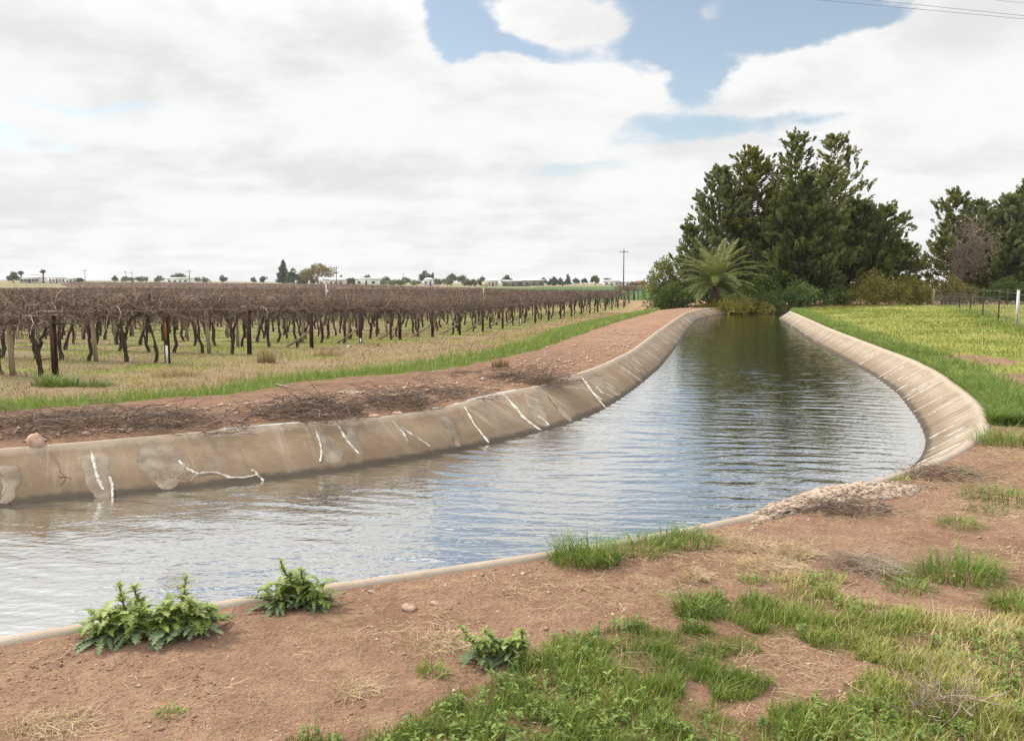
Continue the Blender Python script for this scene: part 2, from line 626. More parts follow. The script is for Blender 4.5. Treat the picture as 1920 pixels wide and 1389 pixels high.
def gz(x, y):
    x = np.asarray(x, float); y = np.asarray(y, float)
    shp = x.shape
    xf, yf = x.ravel(), y.ravel()
    dl = sdist(xf, yf, LTOP[::3]); dr = -sdist(xf, yf, RTOP[::3])
    D = np.hypot(xf, yf)
    zv = -0.29 - 0.58 * sstep(17, 46, yf) + 0.16 * sstep(70, 140, yf)
    zv = zv + np.clip(-xf, 0, 1e9) * 0.0072 * sstep(130, 420, D)
    mound = 0.10 * np.exp(-((dl - 0.9) / 0.8) ** 2) * sstep(25, 9, yf)
    zl = mound + zv * sstep(1.2, 7.5, dl) + 0.05 * (fbm(xf * 0.8, yf * 0.8, 3) - 0.5) * sstep(0.0, 0.5, dl) * sstep(60, 20, D)
    zl = zl + 0.045 * (fbm(xf * 3, yf * 3, 13) - 0.5) * sstep(0.05, 0.5, dl) * sstep(4.5, 2.5, dl)
    zl = np.where((yf > 56) & (xf > 12), np.maximum(zl, -0.3 * sstep(3, 20, dl)), zl)
    zr = sstep(0.2, 7, dr) * (0.06 + 0.25 * sstep(14, 50, yf)) * sstep(6, 12, yf)
    zr = zr + 0.05 * (fbm(xf * 0.7, yf * 0.7, 5) - 0.5) * sstep(0.0, 0.8, dr) + 0.034 * (fbm(xf * 3.5, yf * 3.5, 6) - 0.5) * sstep(0.03, 0.3, dr)
    z = np.where(dl > 0, zl, np.where(dr > 0, zr, 0.0))
    return z.reshape(shp)


def on(px, py):                            # ground point seen at a photo pixel, on the real terrain
    z = 0.0
    for _ in range(25):
        p = P(px, min(py, 2000), z)
        z = 0.5 * z + 0.5 * float(gz(p[0], p[1]))
    p = P(px, py, z)
    return p


def poly_on(pts):
    return np.array([on(x, y) for x, y in pts])


# ------------------------------------------------------------------ zones of the ground, outlined on the photograph
STRIP = poly_on([(-500, 800), (0, 772), (150, 760), (300, 747), (430, 740), (560, 717), (700, 703), (800, 696), (880, 684), (960, 668), (1010, 655),
                 (1080, 630), (1150, 606), (1215, 588), (1250, 578), (1215, 578), (1140, 594), (1060, 615), (1000, 636), (930, 655), (860, 668),
                 (760, 684), (640, 696), (560, 702), (450, 718), (340, 735), (200, 748), (60, 752), (-500, 778)])
GP1 = poly_on([(560, 1400), (680, 1372), (780, 1330), (900, 1290), (980, 1215), (1060, 1192), (1180, 1168), (1290, 1170), (1380, 1200),
               (1440, 1235), (1445, 1300), (1400, 1340), (1460, 1400), (1400, 1600), (500, 1600)])
GP2 = poly_on([(1280, 1152), (1300, 1125), (1400, 1110), (1480, 1092), (1570, 1095), (1640, 1130), (1740, 1150), (1800, 1165), (1900, 1158), (2100, 1150),
               (2400, 1300), (2400, 1700), (1350, 1700), (1400, 1420), (1420, 1340), (1560, 1290), (1620, 1240), (1500, 1205), (1400, 1195), (1330, 1165)])
HOLE1 = on(1500, 1248); HOLE2 = on(1390, 1335); HOLE3 = on(1310, 1300)


def fg_density(x, y):
    n = fbm(x * 2.2, y * 2.2, 21, 4)
    d1 = in_poly(x + 0.18 * (vnoise(x * 4, y * 4, 31) - 0.5), y + 0.18 * (vnoise(x * 4, y * 4, 32) - 0.5), GP1[:, :2])
    d2 = in_poly(x + 0.25 * (vnoise(x * 4, y * 4, 33) - 0.5), y + 0.25 * (vnoise(x * 4, y * 4, 34) - 0.5), GP2[:, :2])
    d = np.where(d1, 0.95, 0.0)
    d = np.maximum(d, np.where(d2, 1.0, 0.0))
    for h, rx, ry in ((HOLE1, 0.33, 0.13), (HOLE2, 0.12, 0.10), (HOLE3, 0.06, 0.1)):
        q = ((x - h[0]) / rx) ** 2 + ((y - h[1]) / ry) ** 2 + (n - 0.5) * 1.8
        d = d * sstep(0.7, 1.25, q)
    return d * sstep(0.18, 0.36, n)


def lawn_w(x, y):                          # the mown lawn on the right bank
    dr = -sdist(x, y, RTOP[::3])
    edge = y + 0.35 * (x - 6.0) * 0 + 1.2 * (fbm(x * 0.8, y * 0.8, 41) - 0.5)
    w = sstep(9.4, 10.4, edge) * (dr > 0)
    w = w * (1 - 0.9 * (((x - SOIL1[0]) / 0.75) ** 2 + ((y - SOIL1[1]) / 1.3) ** 2 + 0.8 * (fbm(x * 3, y * 3, 42) - 0.5) < 1))
    w = w * (1 - 0.95 * (((x - SOIL2[0]) / 0.9) ** 2 + ((y - SOIL2[1]) / 1.6) ** 2 + 0.8 * (fbm(x * 3, y * 3, 43) - 0.5) < 1))
    return np.where(dr > 0, w, 0)


SOIL1 = on(1824, 673)
SOIL2 = on(1916, 716)
E22 = E0 + 22 * EST
BND = [E0 + np.r_[0.9, -1.2, 0]] + [E0 + EST * 22.5 + np.r_[1.5, 0, 0]] + [E22 + np.r_[-60, 190, 0], E22 + np.r_[-110, 330, 0]]


def vine_side(x, y):                       # + inside the vineyard (left of its right-hand edge)
    return sdist(x, y, BND)


# ------------------------------------------------------------------ ground: one sheet, cut along both lips of the canal
def sinh_axis(c, lo, hi, a, dt):
    t0, t1 = math.asinh((lo - c) / a), math.asinh((hi - c) / a)
    n = int((t1 - t0) / dt)
    return c + a * np.sinh(np.linspace(t0, t1, n))


rng = np.random.default_rng(7)
gx = sinh_axis(1.0, -1600, 1600, 4.0, 0.030)
gy = sinh_axis(5.0, -60, 2600, 4.5, 0.030)
X, Y = np.meshgrid(gx, gy)
sx = np.gradient(gx)[None, :] + 0 * X
sy = np.gradient(gy)[:, None] + 0 * Y
X = X + (rng.random(X.shape) - 0.5) * sx * 0.45
Y = Y + (rng.random(Y.shape) - 0.5) * sy * 0.45
Xf, Yf = X.ravel(), Y.ravel()
ins = in_poly(Xf, Yf, canal_poly)
near = np.minimum(np.abs(sdist(Xf, Yf, LTOP[::2])), np.abs(sdist(Xf, Yf, RTOP[::2])))
keep = ~ins & (near > 0.25 * np.minimum(sx, sy).ravel())
pts = [Vector((a, b)) for a, b in zip(Xf[keep], Yf[keep])]
n0 = len(pts)
pts += [Vector(p[:2]) for p in LTOP] + [Vector(p[:2]) for p in RTOP]
edges = [(n0 + i, n0 + i + 1) for i in range(NL - 1)] + [(n0 + NL + i, n0 + NL + i + 1) for i in range(NL - 1)]
vo, eo, fo, _, _, _ = delaunay_2d_cdt(pts, edges, [], 0, 1e-6)
V2 = np.array([(v[0], v[1]) for v in vo])
T = np.array([f for f in fo if len(f) == 3])
cen = V2[T].mean(1)
T = T[~in_poly(cen[:, 0], cen[:, 1], canal_poly)]
gxx, gyy = V2[:, 0], V2[:, 1]
dl = sdist(gxx, gyy, LTOP[::2]); dr = -sdist(gxx, gyy, RTOP[::2])
Z = gz(gxx, gyy)
DD = np.hypot(gxx, gyy)
left = dl > 0
inv_ = vine_side(gxx, gyy)
n1 = fbm(gxx * 0.5, gyy * 0.5, 51)
dstrip = in_poly(gxx, gyy, STRIP[:, :2]) * 1.0
zone = np.zeros((len(V2), 4))
zone[:, 0] = np.maximum(np.where(left, 0, lawn_w(gxx, gyy)), 0)                         # lawn
strip_d = np.abs(sdist(gxx, gyy, STRIP[:15, :2]))
beyond = left & (dl > 1.8) & (sdist(gxx, gyy, STRIP[1:15]) > 0)
zone[:, 1] = np.where(beyond & (inv_ < 0.8), 1.0, 0)                                     # dry headland between canal and vines
zone[:, 2] = np.where(left & (inv_ >= 0.0) & (DD < 400), sstep(0.0, 1.5, inv_), 0)       # vineyard floor
crop = left & (inv_ < -1) & (gyy > 92) & (gxx < 70) & (gyy < 520)
zone[:, 3] = np.where(crop, 1.0, 0)                                                     # green crop beyond the vines
zone2 = np.zeros((len(V2), 4))
zone2[:, 0] = np.where(dstrip > 0, 1.0, 0)                                               # green strip
zone2[:, 1] = np.where(left & ~beyond, sstep(26, 15, DD) * sstep(0.1, 0.5, dl), 0)       # dark litter on the far bank
zone2[:, 2] = np.where(left & ((DD > 400) | ((gyy > 92) & (inv_ < -1) & ~crop)), 1.0, 0)  # far fields
zone2[:, 2] = np.where(left & (gyy > 150) & (gxx < -0.42 * gyy), 1.0, zone2[:, 2])
zone2[:, 3] = np.where(~left, fg_density(gxx, gyy), 0)
for zz in (zone, zone2):
    zz[:] = np.clip(zz, 0, 1)

m_ground, nt, b = new_mat('soil_and_turf')
p = nt.pos()
za, zb = nt.node('ShaderNodeAttribute', attribute_name='zone'), nt.node('ShaderNodeAttribute', attribute_name='zone2')
zr, zg, zbl = nt.sep(za.outputs['Color']); zal = za.outputs['Alpha']
yr, yg, ybl = nt.sep(zb.outputs['Color']); yal = zb.outputs['Alpha']
nA = nt.noise(p, 0.8, 6, 0.6); nB = nt.noise(p, 6.0, 6, 0.65); nC = nt.noise(p, 45.0, 4, 0.65); nD = nt.noise(nt.scale(p, (1, 1, 1)), 160.0, 2, 0.6)
soil = nt.mix(nt.ss(nA, 0.3, 0.7), (0.225, 0.130, 0.084), (0.33, 0.208, 0.143))
soil = nt.mix(nt.m('MULTIPLY', nt.ss(nB, 0.42, 0.72), 0.65), soil, (0.40, 0.255, 0.165))
soil = nt.mix(nt.m('MULTIPLY', nt.ss(nC, 0.48, 0.70), 0.6), soil, (0.135, 0.068, 0.042))
strawy = nt.noise(nt.scale(p, (1.0, 2.4, 1.0)), 2.6, 6, 0.7)
soil = nt.mix(nt.m('MULTIPLY', nt.ss(strawy, 0.52, 0.72), 0.45), soil, (0.43, 0.315, 0.19))
vs = nt.voro(p, 70.0)
soil = nt.mix(nt.m('MULTIPLY', nt.ss(vs, 0.22, 0.12), nt.ss(nB, 0.45, 0.6)), soil, (0.55, 0.45, 0.36))
litter = nt.mix(nt.ss(nB, 0.35, 0.7), (0.13, 0.078, 0.052), (0.26, 0.155, 0.105))
soil = nt.mix(nt.m('MULTIPLY', nt.m('MULTIPLY', yg, nt.ss(nA, 0.32, 0.62)), 0.85), soil, litter)
turf = nt.mix(nt.ss(nA, 0.35, 0.65), (0.20, 0.225, 0.045), (0.33, 0.325, 0.085))
turf = nt.mix(nt.m('MULTIPLY', nt.ss(nB, 0.5, 0.75), 0.6), turf, (0.30, 0.27, 0.10))
turf = nt.mix(nt.m('MULTIPLY', nt.ss(nC, 0.5, 0.75), 0.6), turf, (0.07, 0.10, 0.02))
dry = nt.mix(nt.ss(nB, 0.32, 0.68), (0.22, 0.155, 0.09), (0.33, 0.245, 0.145))
dry = nt.mix(nt.m('MULTIPLY', nt.ss(nA, 0.52, 0.66), 0.5), dry, (0.21, 0.205, 0.065))
dry = nt.mix(nt.m('MULTIPLY', nt.ss(nt.noise(nt.scale(p, (0.6, 1.6, 1)), 1.3, 5, 0.65), 0.5, 0.66), 0.8), dry, (0.24, 0.15, 0.095))
floor = nt.mix(nt.ss(nt.noise(p, 0.55, 5, 0.65), 0.38, 0.56), (0.20, 0.245, 0.055), (0.25, 0.185, 0.12))
floor = nt.mix(nt.m('MULTIPLY', nt.ss(nB, 0.5, 0.7), 0.6), floor, (0.16, 0.115, 0.08))
cropc = nt.mix(nt.ss(nt.noise(nt.scale(p, (0.02, 0.3, 1)), 2.0, 3), 0.4, 0.6), (0.050, 0.098, 0.032), (0.075, 0.125, 0.042))
far = nt.mix(nt.ss(nt.noise(nt.scale(p, (0.004, 0.02, 1)), 1.6, 4), 0.42, 0.58), (0.17, 0.175, 0.07), (0.215, 0.165, 0.115))
c = nt.mix(nt.ss(nt.m('ADD', zr, nt.m('MULTIPLY', nt.m('SUBTRACT', nB, 0.5), 0.9)), 0.35, 0.65), soil, turf)
c = nt.mix(nt.ss(nt.m('ADD', zg, nt.m('MULTIPLY', nt.m('SUBTRACT', nB, 0.5), 0.9)), 0.3, 0.7), c, dry)
c = nt.mix(nt.ss(nt.m('ADD', zbl, nt.m('MULTIPLY', nt.m('SUBTRACT', nB, 0.5), 0.5)), 0.3, 0.7), c, floor)
c = nt.mix(zal, c, cropc)
c = nt.mix(ybl, c, far)
gr = nt.mix(nt.ss(nB, 0.35, 0.65), (0.085, 0.125, 0.022), (0.14, 0.16, 0.04))
c = nt.mix(nt.ss(nt.m('ADD', yr, nt.m('MULTIPLY', nt.m('SUBTRACT', nB, 0.5), 0.8)), 0.4, 0.6), c, gr)
under = nt.mix(nt.ss(nC, 0.4, 0.6), (0.10, 0.09, 0.03), (0.20, 0.15, 0.07))
c = nt.mix(nt.m('MULTIPLY', nt.ss(nt.m('ADD', yal, nt.m('MULTIPLY', nt.m('SUBTRACT', nB, 0.5), 0.6)), 0.35, 0.75), 0.75), c, under)
nt.put(b.inputs['Base Color'], c)
b.inputs['Roughness'].default_value = 0.95
b.inputs['Specular IOR Level'].default_value = 0.1
nE = nt.noise(p, 15.0, 3, 0.6)
hgt = nt.m('ADD', nt.m('MULTIPLY', nB, 0.6), nt.m('ADD', nt.m('MULTIPLY', nC, 0.5), nt.m('MULTIPLY', nD, 0.25)))
hgt = nt.m('ADD', hgt, nt.m('MULTIPLY', nE, 0.7))
bump(nt, b, hgt, 1.0, 0.06)
og = link('ground', mesh('ground', np.c_[V2, Z], T, m_ground, True, {'zone': zone, 'zone2': zone2}))
tag(og, kind='structure')

# ------------------------------------------------------------------ water
m_water, nt, b = new_mat('canal_water')
p = nt.pos()
nm = nt.noise(p, 0.35, 3, 0.5)
nt.put(b.inputs['Base Color'], nt.mix(nm, (0.062, 0.047, 0.022), (0.045, 0.043, 0.020)))
b.inputs['Roughness'].default_value = 0.3
b.inputs['Specular IOR Level'].default_value = 0.0
r3 = nt.noise(nt.scale(p, (1.0, 1.7, 1)), 9.0, 2, 0.5)
bn = nt.node('ShaderNodeBump'); bn.inputs['Strength'].default_value = 1.0; bn.inputs['Distance'].default_value = 0.0050
nt.put(bn.inputs['Height'], r3)
gl = nt.node('ShaderNodeBsdfGlossy'); gl.inputs['Roughness'].default_value = 0.0; gl.inputs['Color'].default_value = (0.97, 0.97, 0.96, 1)
nt.l.new(bn.outputs[0], gl.inputs['Normal'])
lw = nt.node('ShaderNodeLayerWeight'); nt.l.new(bn.outputs[0], lw.inputs['Normal'])
lw.inputs['Blend'].default_value = 0.5
fz = lw.outputs['Facing']                                  # 1 - cos of the viewing angle
fac = nt.m('ADD', 0.34, nt.m('MULTIPLY', nt.m('POWER', fz, 2.0), 0.64), clamp=True)
mx = nt.node('ShaderNodeMixShader')
nt.l.new(fac, mx.inputs[0]); nt.l.new(b.outputs[0], mx.inputs[1]); nt.l.new(gl.outputs[0], mx.inputs[2])
nt.l.new(mx.outputs[0], nt.n['Material Output'].inputs['Surface'])


def spaced(knots):                                         # (position, step) knots -> positions with a changing step
    out = [knots[0][0]]
    ps, ss_ = [k[0] for k in knots], [k[1] for k in knots]
    while out[-1] < ps[-1]:
        out.append(out[-1] + float(np.interp(out[-1], ps, ss_)))
    return np.array(out)


wxs = spaced([(-48, 1.2), (-16, .5), (-7, .07), (8, .06), (14, .10), (22, .3), (92, 2.0)])
wys = spaced([(-28, 1.0), (-4, .3), (2.5, .045), (4, .030), (12, .032), (20, .06), (34, .11), (60, .2), (70, 1.0)])
wl, wr = Lc.copy(), Rc.copy()
wl[:, :2] -= Ln * (LRUN * 0.45)[:, None]; wr[:, :2] += Rn * (RRUN * 0.45)[:, None]
wpoly = np.vstack([wl[:, :2], wr[::-1, :2]])
WX, WY = np.meshgrid(wxs, wys)
WZ = np.zeros_like(WX)
rw = np.random.default_rng(77)
wob = 1.1 * (fbm(WX * 0.35, WY * 0.5, 71, 3) - 0.5)
for i in range(26):
    lam = rw.uniform(0.20, 0.46) if i < 16 else rw.uniform(0.11, 0.19)
    th = rw.normal(0.10, 0.30 if i < 16 else 0.55)             # crests lie roughly across the canal's long reach
    kx, ky = 2 * math.pi / lam * math.sin(th), 2 * math.pi / lam * math.cos(th)
    amp = 0.0078 * lam / math.sqrt(16) * ((.40 + .60 * sstep(5.0, 9.5, WY)) if i < 16 else 0.95)
    env = 0.35 + 1.3 * vnoise(WX * .55 + i * 7, WY * .9 + i * 3, 80 + i)
    WZ += amp * env * np.sin(kx * WX + ky * (WY + wob) + rw.uniform(0, 6.28))
WZ *= (0.55 + 0.8 * fbm(WX * .25, WY * .35, 72, 2)) * (1 - .55 * sstep(16, 40, WY))
cx_ = 0.25 * (WX[1:, 1:] + WX[:-1, 1:] + WX[1:, :-1] + WX[:-1, :-1]); cy_ = 0.25 * (WY[1:, 1:] + WY[:-1, 1:] + WY[1:, :-1] + WY[:-1, :-1])
kq = in_poly(cx_.ravel(), cy_.ravel(), wpoly)
nx_ = len(wxs)
jj, ii_ = np.meshgrid(np.arange(len(wys) - 1), np.arange(nx_ - 1), indexing='ij')
b0_ = (jj * nx_ + ii_).ravel()[kq]
Q = np.stack((b0_, b0_ + 1, b0_ + nx_ + 1, b0_ + nx_), -1)
used_v = np.unique(Q)
remap = np.full(WX.size, -1); remap[used_v] = np.arange(len(used_v))
wv = np.stack((WX.ravel(), WY.ravel(), ZW + WZ.ravel()), -1)[used_v]
ow = link('water', mesh('water', wv, remap[Q], m_water, True))
tag(ow, kind='structure')

# ------------------------------------------------------------------ concrete canal banks
def concrete_mat(name, c1, c2, c3):
    m, nt, b = new_mat(name)
    u = nt.node('ShaderNodeUVMap', uv_map='uv').outputs[0]
    p = nt.pos()
    _, _, pz = nt.sep(p)
    us, vs_, _ = nt.sep(u)
    n1 = nt.noise(p, 1.3, 6, 0.65); n2 = nt.noise(p, 7.0, 6, 0.65); n3 = nt.noise(p, 90.0, 3, 0.6)
    drip = nt.noise(nt.comb(us, nt.m('MULTIPLY', vs_, 0.10), 0.0), 3.4, 6, 0.72)
    drip2 = nt.noise(nt.comb(us, nt.m('MULTIPLY', vs_, 0.05), 3.0), 11.0, 4, 0.7)
    c = nt.mix(nt.ss(n1, 0.34, 0.66), c1, c2)
    c = nt.mix(nt.m('MULTIPLY', nt.ss(nt.noise(nt.comb(nt.m('MULTIPLY', us, 0.9), nt.m('MULTIPLY', vs_, 0.5), 7.0), 1.0, 5, 0.7), 0.50, 0.60), 0.55), c, (0.235, 0.21, 0.175))
    c = nt.mix(nt.m('MULTIPLY', nt.ss(nt.noise(nt.comb(us, nt.m('MULTIPLY', vs_, 0.8), 2.0), 2.2, 6, 0.75), 0.54, 0.66), 0.5), c, (0.10, 0.075, 0.052))
    c = nt.mix(nt.m('MULTIPLY', nt.ss(drip, 0.50, 0.62), 0.6), c, c3)
    c = nt.mix(nt.m('MULTIPLY', nt.ss(drip2, 0.52, 0.75), 0.35), c, (0.145, 0.105, 0.070))
    c = nt.mix(nt.m('MULTIPLY', nt.ss(n2, 0.55, 0.75), 0.45), c, (0.125, 0.095, 0.068))
    c = nt.mix(nt.m('MULTIPLY', nt.ss(n3, 0.55, 0.72), 0.30), c, (0.42, 0.37, 0.30))
    # silt and algae band left by the falling water
    zz = nt.m('ADD', pz, nt.m('MULTIPLY', nt.m('SUBTRACT', n2, 0.5), 0.10))
    c = nt.mix(nt.m('MULTIPLY', nt.ss(zz, -0.14, -0.32), 0.6), c, (0.105, 0.074, 0.045))
    c = nt.mix(nt.m('MULTIPLY', nt.ss(zz, -0.325, -0.375), 0.85), c, (0.040, 0.032, 0.024))
    c = nt.mix(nt.m('MULTIPLY', nt.ss(zz, -0.05, 0.0), 0.5), c, (0.42, 0.355, 0.285))
    c = nt.mix(nt.m('MULTIPLY', nt.ss(nt.m('ADD', pz, nt.m('MULTIPLY', nt.m('SUBTRACT', n2, 0.5), 0.03)), 0.004, 0.014), nt.ss(n1, 0.52, 0.72, 0.0, 0.7)), c, (0.33, 0.225, 0.16))
    nt.put(b.inputs['Base Color'], c)
    b.inputs['Roughness'].default_value = 0.85
    bump(nt, b, nt.m('ADD', nt.m('MULTIPLY', n2, 0.8), nt.m('MULTIPLY', n3, 0.5)), 0.8, 0.012)
    return m


m_concL = concrete_mat('weathered_concrete', (0.180, 0.127, 0.080), (0.245, 0.182, 0.122), (0.33, 0.275, 0.208))
m_concR = concrete_mat('pale_concrete', (0.225, 0.182, 0.135), (0.285, 0.235, 0.178), (0.36, 0.315, 0.25))
m_dark = plain('dark_crack', (0.015, 0.012, 0.010), (0.03, 0.024, 0.018), 8)
m_seal = plain('white_sealant', (0.28, 0.25, 0.21), (0.57, 0.545, 0.50), 16, 0.7)
m_mort = plain('grey_mortar', (0.145, 0.112, 0.080), (0.25, 0.212, 0.165), 5, 0.9, bmp=0.01, detail=9, lo=.3, hi=.7)


def bank(side, name, label, mat):
    C, N, RUN, sg, S = (Lc, Ln, LRUN, -1, Ls) if side == 'L' else (Rc, Rn, RRUN, 1, Rs)
    nv = fbm(S * 0.9, S * 0 + (3 if side == 'L' else 9), 61) - 0.5
    prof = [(-LIPW - 0.02, -0.14), (-LIPW, -0.005), (-LIPW + 0.012, 0.016), (-0.02, 0.018), (-0.004, 0.012)]
    cols = []
    for (o, z) in prof:
        q = C.copy(); q[:, :2] += N * sg * o; q[:, 2] = z + nv * 0.012
        cols.append(q)
    vs = [0.02, 0.25, 0.5, 0.75, 1.0, 1.3, 1.8, 2.2]
    for v in vs:
        q = C.copy(); q[:, :2] += N * (sg * RUN * v)[:, None]; q[:, 2] = ZW * v + (0.004 if v < 0.1 else 0)
        q[:, :2] += N * (sg * 0.012 * (fbm(S * 2.5, S * 0 + v * 3, 62) - 0.5))[:, None]
        cols.append(q)
    V = np.stack(cols, 1); nk = V.shape[1]
    uvv = np.zeros((NL, nk, 2)); uvv[:, :, 0] = S[:, None]
    uvv[:, :, 1] = np.array([-.25, -.2, -.15, -.05, 0] + vs)[None, :]
    b_ = (np.arange(NL - 1) * nk)[:, None]; k_ = np.arange(nk - 1)[None, :]
    Q = np.stack((b_ + k_, b_ + k_ + 1, b_ + nk + k_ + 1, b_ + nk + k_), -1).reshape(-1, 4)
    if side == 'L':
        Q = Q[:, ::-1]
    org = C[NL // 3].copy(); org[2] = 0
    o = link(name, mesh(name, V.reshape(-1, 3) - org, Q, mat, False, uv=uvv.reshape(-1, 2)), org)
    tag(o, label, 'canal wall')
    return o, org


bankL, orgL = bank('L', 'concrete_bank', 'long sloping brown concrete canal wall on the vineyard side, cracked and mended with white sealant', m_concL)
bankR, orgR = bank('R', 'concrete_bank', 'long sloping pale concrete canal wall on the near grassy side, curving round the bend', m_concR)

# surface look-up: photo pixel -> (arc length, v) on a bank
FI = np.linspace(0, NL - 1, 4200)


def surf(side, fi, v, lift=0.0):
    C, N, RUN, sg = (Lc, Ln, LRUN, -1) if side == 'L' else (Rc, Rn, RRUN, 1)
    i0 = np.arange(NL)
    c = np.stack([np.interp(fi, i0, C[:, k_]) for k_ in range(3)], -1)
    n = np.stack([np.interp(fi, i0, N[:, k_]) for k_ in range(2)], -1)
    r = np.interp(fi, i0, RUN)
    q = c.copy()
    q[..., :2] += n * (sg * r * v)[..., None]
    q[..., 2] = ZW * v
    nl = np.concatenate([n * sg * 0.4, r[..., None]], -1)
    nl /= np.linalg.norm(nl, axis=-1, keepdims=True)
    return q + nl * lift


LV = np.linspace(0, 1.05, 43)
_lk = {}
for sd in 'LR':
    f, v = np.meshgrid(FI, LV, indexing='ij')
    _lk[sd] = (f.ravel(), v.ravel(), proj(surf(sd, f.ravel(), v.ravel())))


def find(side, px, py):
    f, v, q = _lk[side]
    ok = np.ones(len(f), bool)
    i = np.argmin((q[:, 0] - px) ** 2 + (q[:, 1] - py) ** 2)
    return f[i], v[i]


def strip_part(side, pix, width, name, mat, parent, org, lift=0.008, fv=None, seed=0, taper=True):
    r = np.random.default_rng(seed + 100)
    fvs = np.array(fv if fv is not None else [find(side, *q) for q in pix])
    n = max(8, 6 * len(fvs))
    fvs = resample(fvs * np.array([1, 20.0]), n) / np.array([1, 20.0])
    cpts = surf(side, fvs[:, 0], fvs[:, 1], 0.0)
    up1 = surf(side, fvs[:, 0], fvs[:, 1], 1.0) - cpts
    t = np.gradient(cpts, axis=0); t /= np.linalg.norm(t, axis=1)[:, None] + 1e-9
    s = np.cross(t, up1)
    wn_ = r.random(n + 2); wn_ = (wn_[:-2] + wn_[1:-1] + wn_[2:]) / 3
    wv_ = width * 0.52 * (0.05 + 1.7 * wn_)
    if taper:
        wv_[0] *= 0.4; wv_[-1] *= 0.4
    jit = s * (width * 0.15 * (r.random(n) - 0.5))[:, None]
    cc = cpts + jit
    a, b_ = cc - s * wv_[:, None] / 2, cc + s * wv_[:, None] / 2
    V = np.stack((a - up1 * 0.004, a + up1 * lift * 0.6, cc + up1 * lift, b_ + up1 * lift * 0.6, b_ - up1 * 0.004), 1)
    bb = (np.arange(n - 1) * 5)[:, None]; kk = np.arange(4)[None, :]
    Q = np.stack((bb + kk, bb + kk + 1, bb + 5 + kk + 1, bb + 5 + kk), -1).reshape(-1, 4)
    return link(name, mesh(name, V.reshape(-1, 3) - org, Q, mat, False), (0, 0, 0), parent)


def patch_part(side, pix, name, mat, parent, org, lift=0.006, seed=0, rough=0.13):
    r = np.random.default_rng(seed + 300)
    fvs = np.array([find(side, *q) for q in pix])
    fvs = np.vstack([fvs, fvs[:1]])
    fvs = resample(fvs * np.array([1, 12.0]), 44)[:-1] / np.array([1, 12.0])
    fvs[:, 1] = np.clip(fvs[:, 1] + rough * (r.random(43) - 0.5), 0.01, 1.03)
    fvs[:, 0] += rough * 4.0 * (r.random(43) - 0.5)
    for _ in range(2):
        fvs = 0.25 * np.roll(fvs, 1, 0) + 0.5 * fvs + 0.25 * np.roll(fvs, -1, 0)
    ctr = fvs.mean(0)
    rings = [fvs, ctr + (fvs - ctr) * 0.90, ctr + (fvs - ctr) * 0.5]
    V = np.vstack([surf(side, q[:, 0], q[:, 1], l) for q, l in zip(rings, (-0.002, lift, lift))] + [surf(side, ctr[None, 0], ctr[None, 1], lift)])
    n = 43
    i = np.arange(n); j = (i + 1) % n
    Q = np.vstack([np.stack((i + k_ * n, j + k_ * n, j + (k_ + 1) * n, i + (k_ + 1) * n), -1) for k_ in range(2)])
    Tt = np.stack((i + 2 * n, j + 2 * n, np.full(n, 3 * n)), -1)
    return link(name, mesh(name, V - org, [Q, Tt], mat, False), (0, 0, 0), parent)


for k_, pz in enumerate([
        [(157, 850), (205, 846), (213, 880), (217, 905), (214, 940), (180, 938), (165, 905), (155, 880)],
        [(262, 832), (318, 826), (352, 862), (356, 890), (330, 918), (300, 920), (282, 895), (258, 868)],
        [(0, 865), (38, 870), (38, 905), (18, 945), (0, 948)],
        [(598, 802), (617, 805), (646, 850), (640, 872), (610, 870)],
        [(640, 796), (662, 798), (688, 858), (684, 866), (664, 848)],
        [(819, 779), (838, 778), (852, 792), (866, 828), (862, 842), (844, 820)],
        [(985, 738), (1005, 736), (1022, 760), (1030, 785), (1034, 800), (1014, 800), (992, 775)],
        [(1030, 740), (1042, 750), (1068, 775), (1076, 794), (1066, 790), (1044, 765)],
        [(1120, 700), (1150, 722), (1168, 742), (1150, 740), (1128, 716)]]):
    patch_part('L', pz, 'mortar_patch', m_mort, bankL, orgL, seed=k_)
SEAL = [([(172, 848), (180, 880), (185, 900), (196, 919)], .05), ([(205, 893), (212, 908), (212, 932)], .045),
        ([(336, 864), (350, 880), (370, 889), (405, 886), (430, 896), (460, 894), (480, 890), (496, 903)], .045), ([(472, 880), (480, 886), (486, 896)], .045),
        ([(592, 803), (600, 830), (603, 850), (600, 866)], .045), ([(636, 800), (650, 825), (672, 852)], .05),
        ([(733, 786), (748, 802), (757, 812), (765, 827)], .045), ([(752, 803), (770, 813), (790, 825), (808, 838)], .045),
        ([(871, 764), (882, 784), (890, 796), (904, 814), (918, 831)], .055), ([(943, 739), (965, 762), (985, 786), (1014, 807)], .09),
        ([(1010, 782), (1020, 788), (1030, 799)], .07), ([(1090, 706), (1110, 735), (1135, 765)], .05), ([(1099, 716), (1112, 736), (1128, 750)], .045),
        ([(1118, 725), (1130, 738), (1150, 744)], .03)]
for k_, (pz, w) in enumerate(SEAL):
    strip_part('L', pz, w, 'sealant_line', m_seal, bankL, orgL, 0.014, seed=k_)
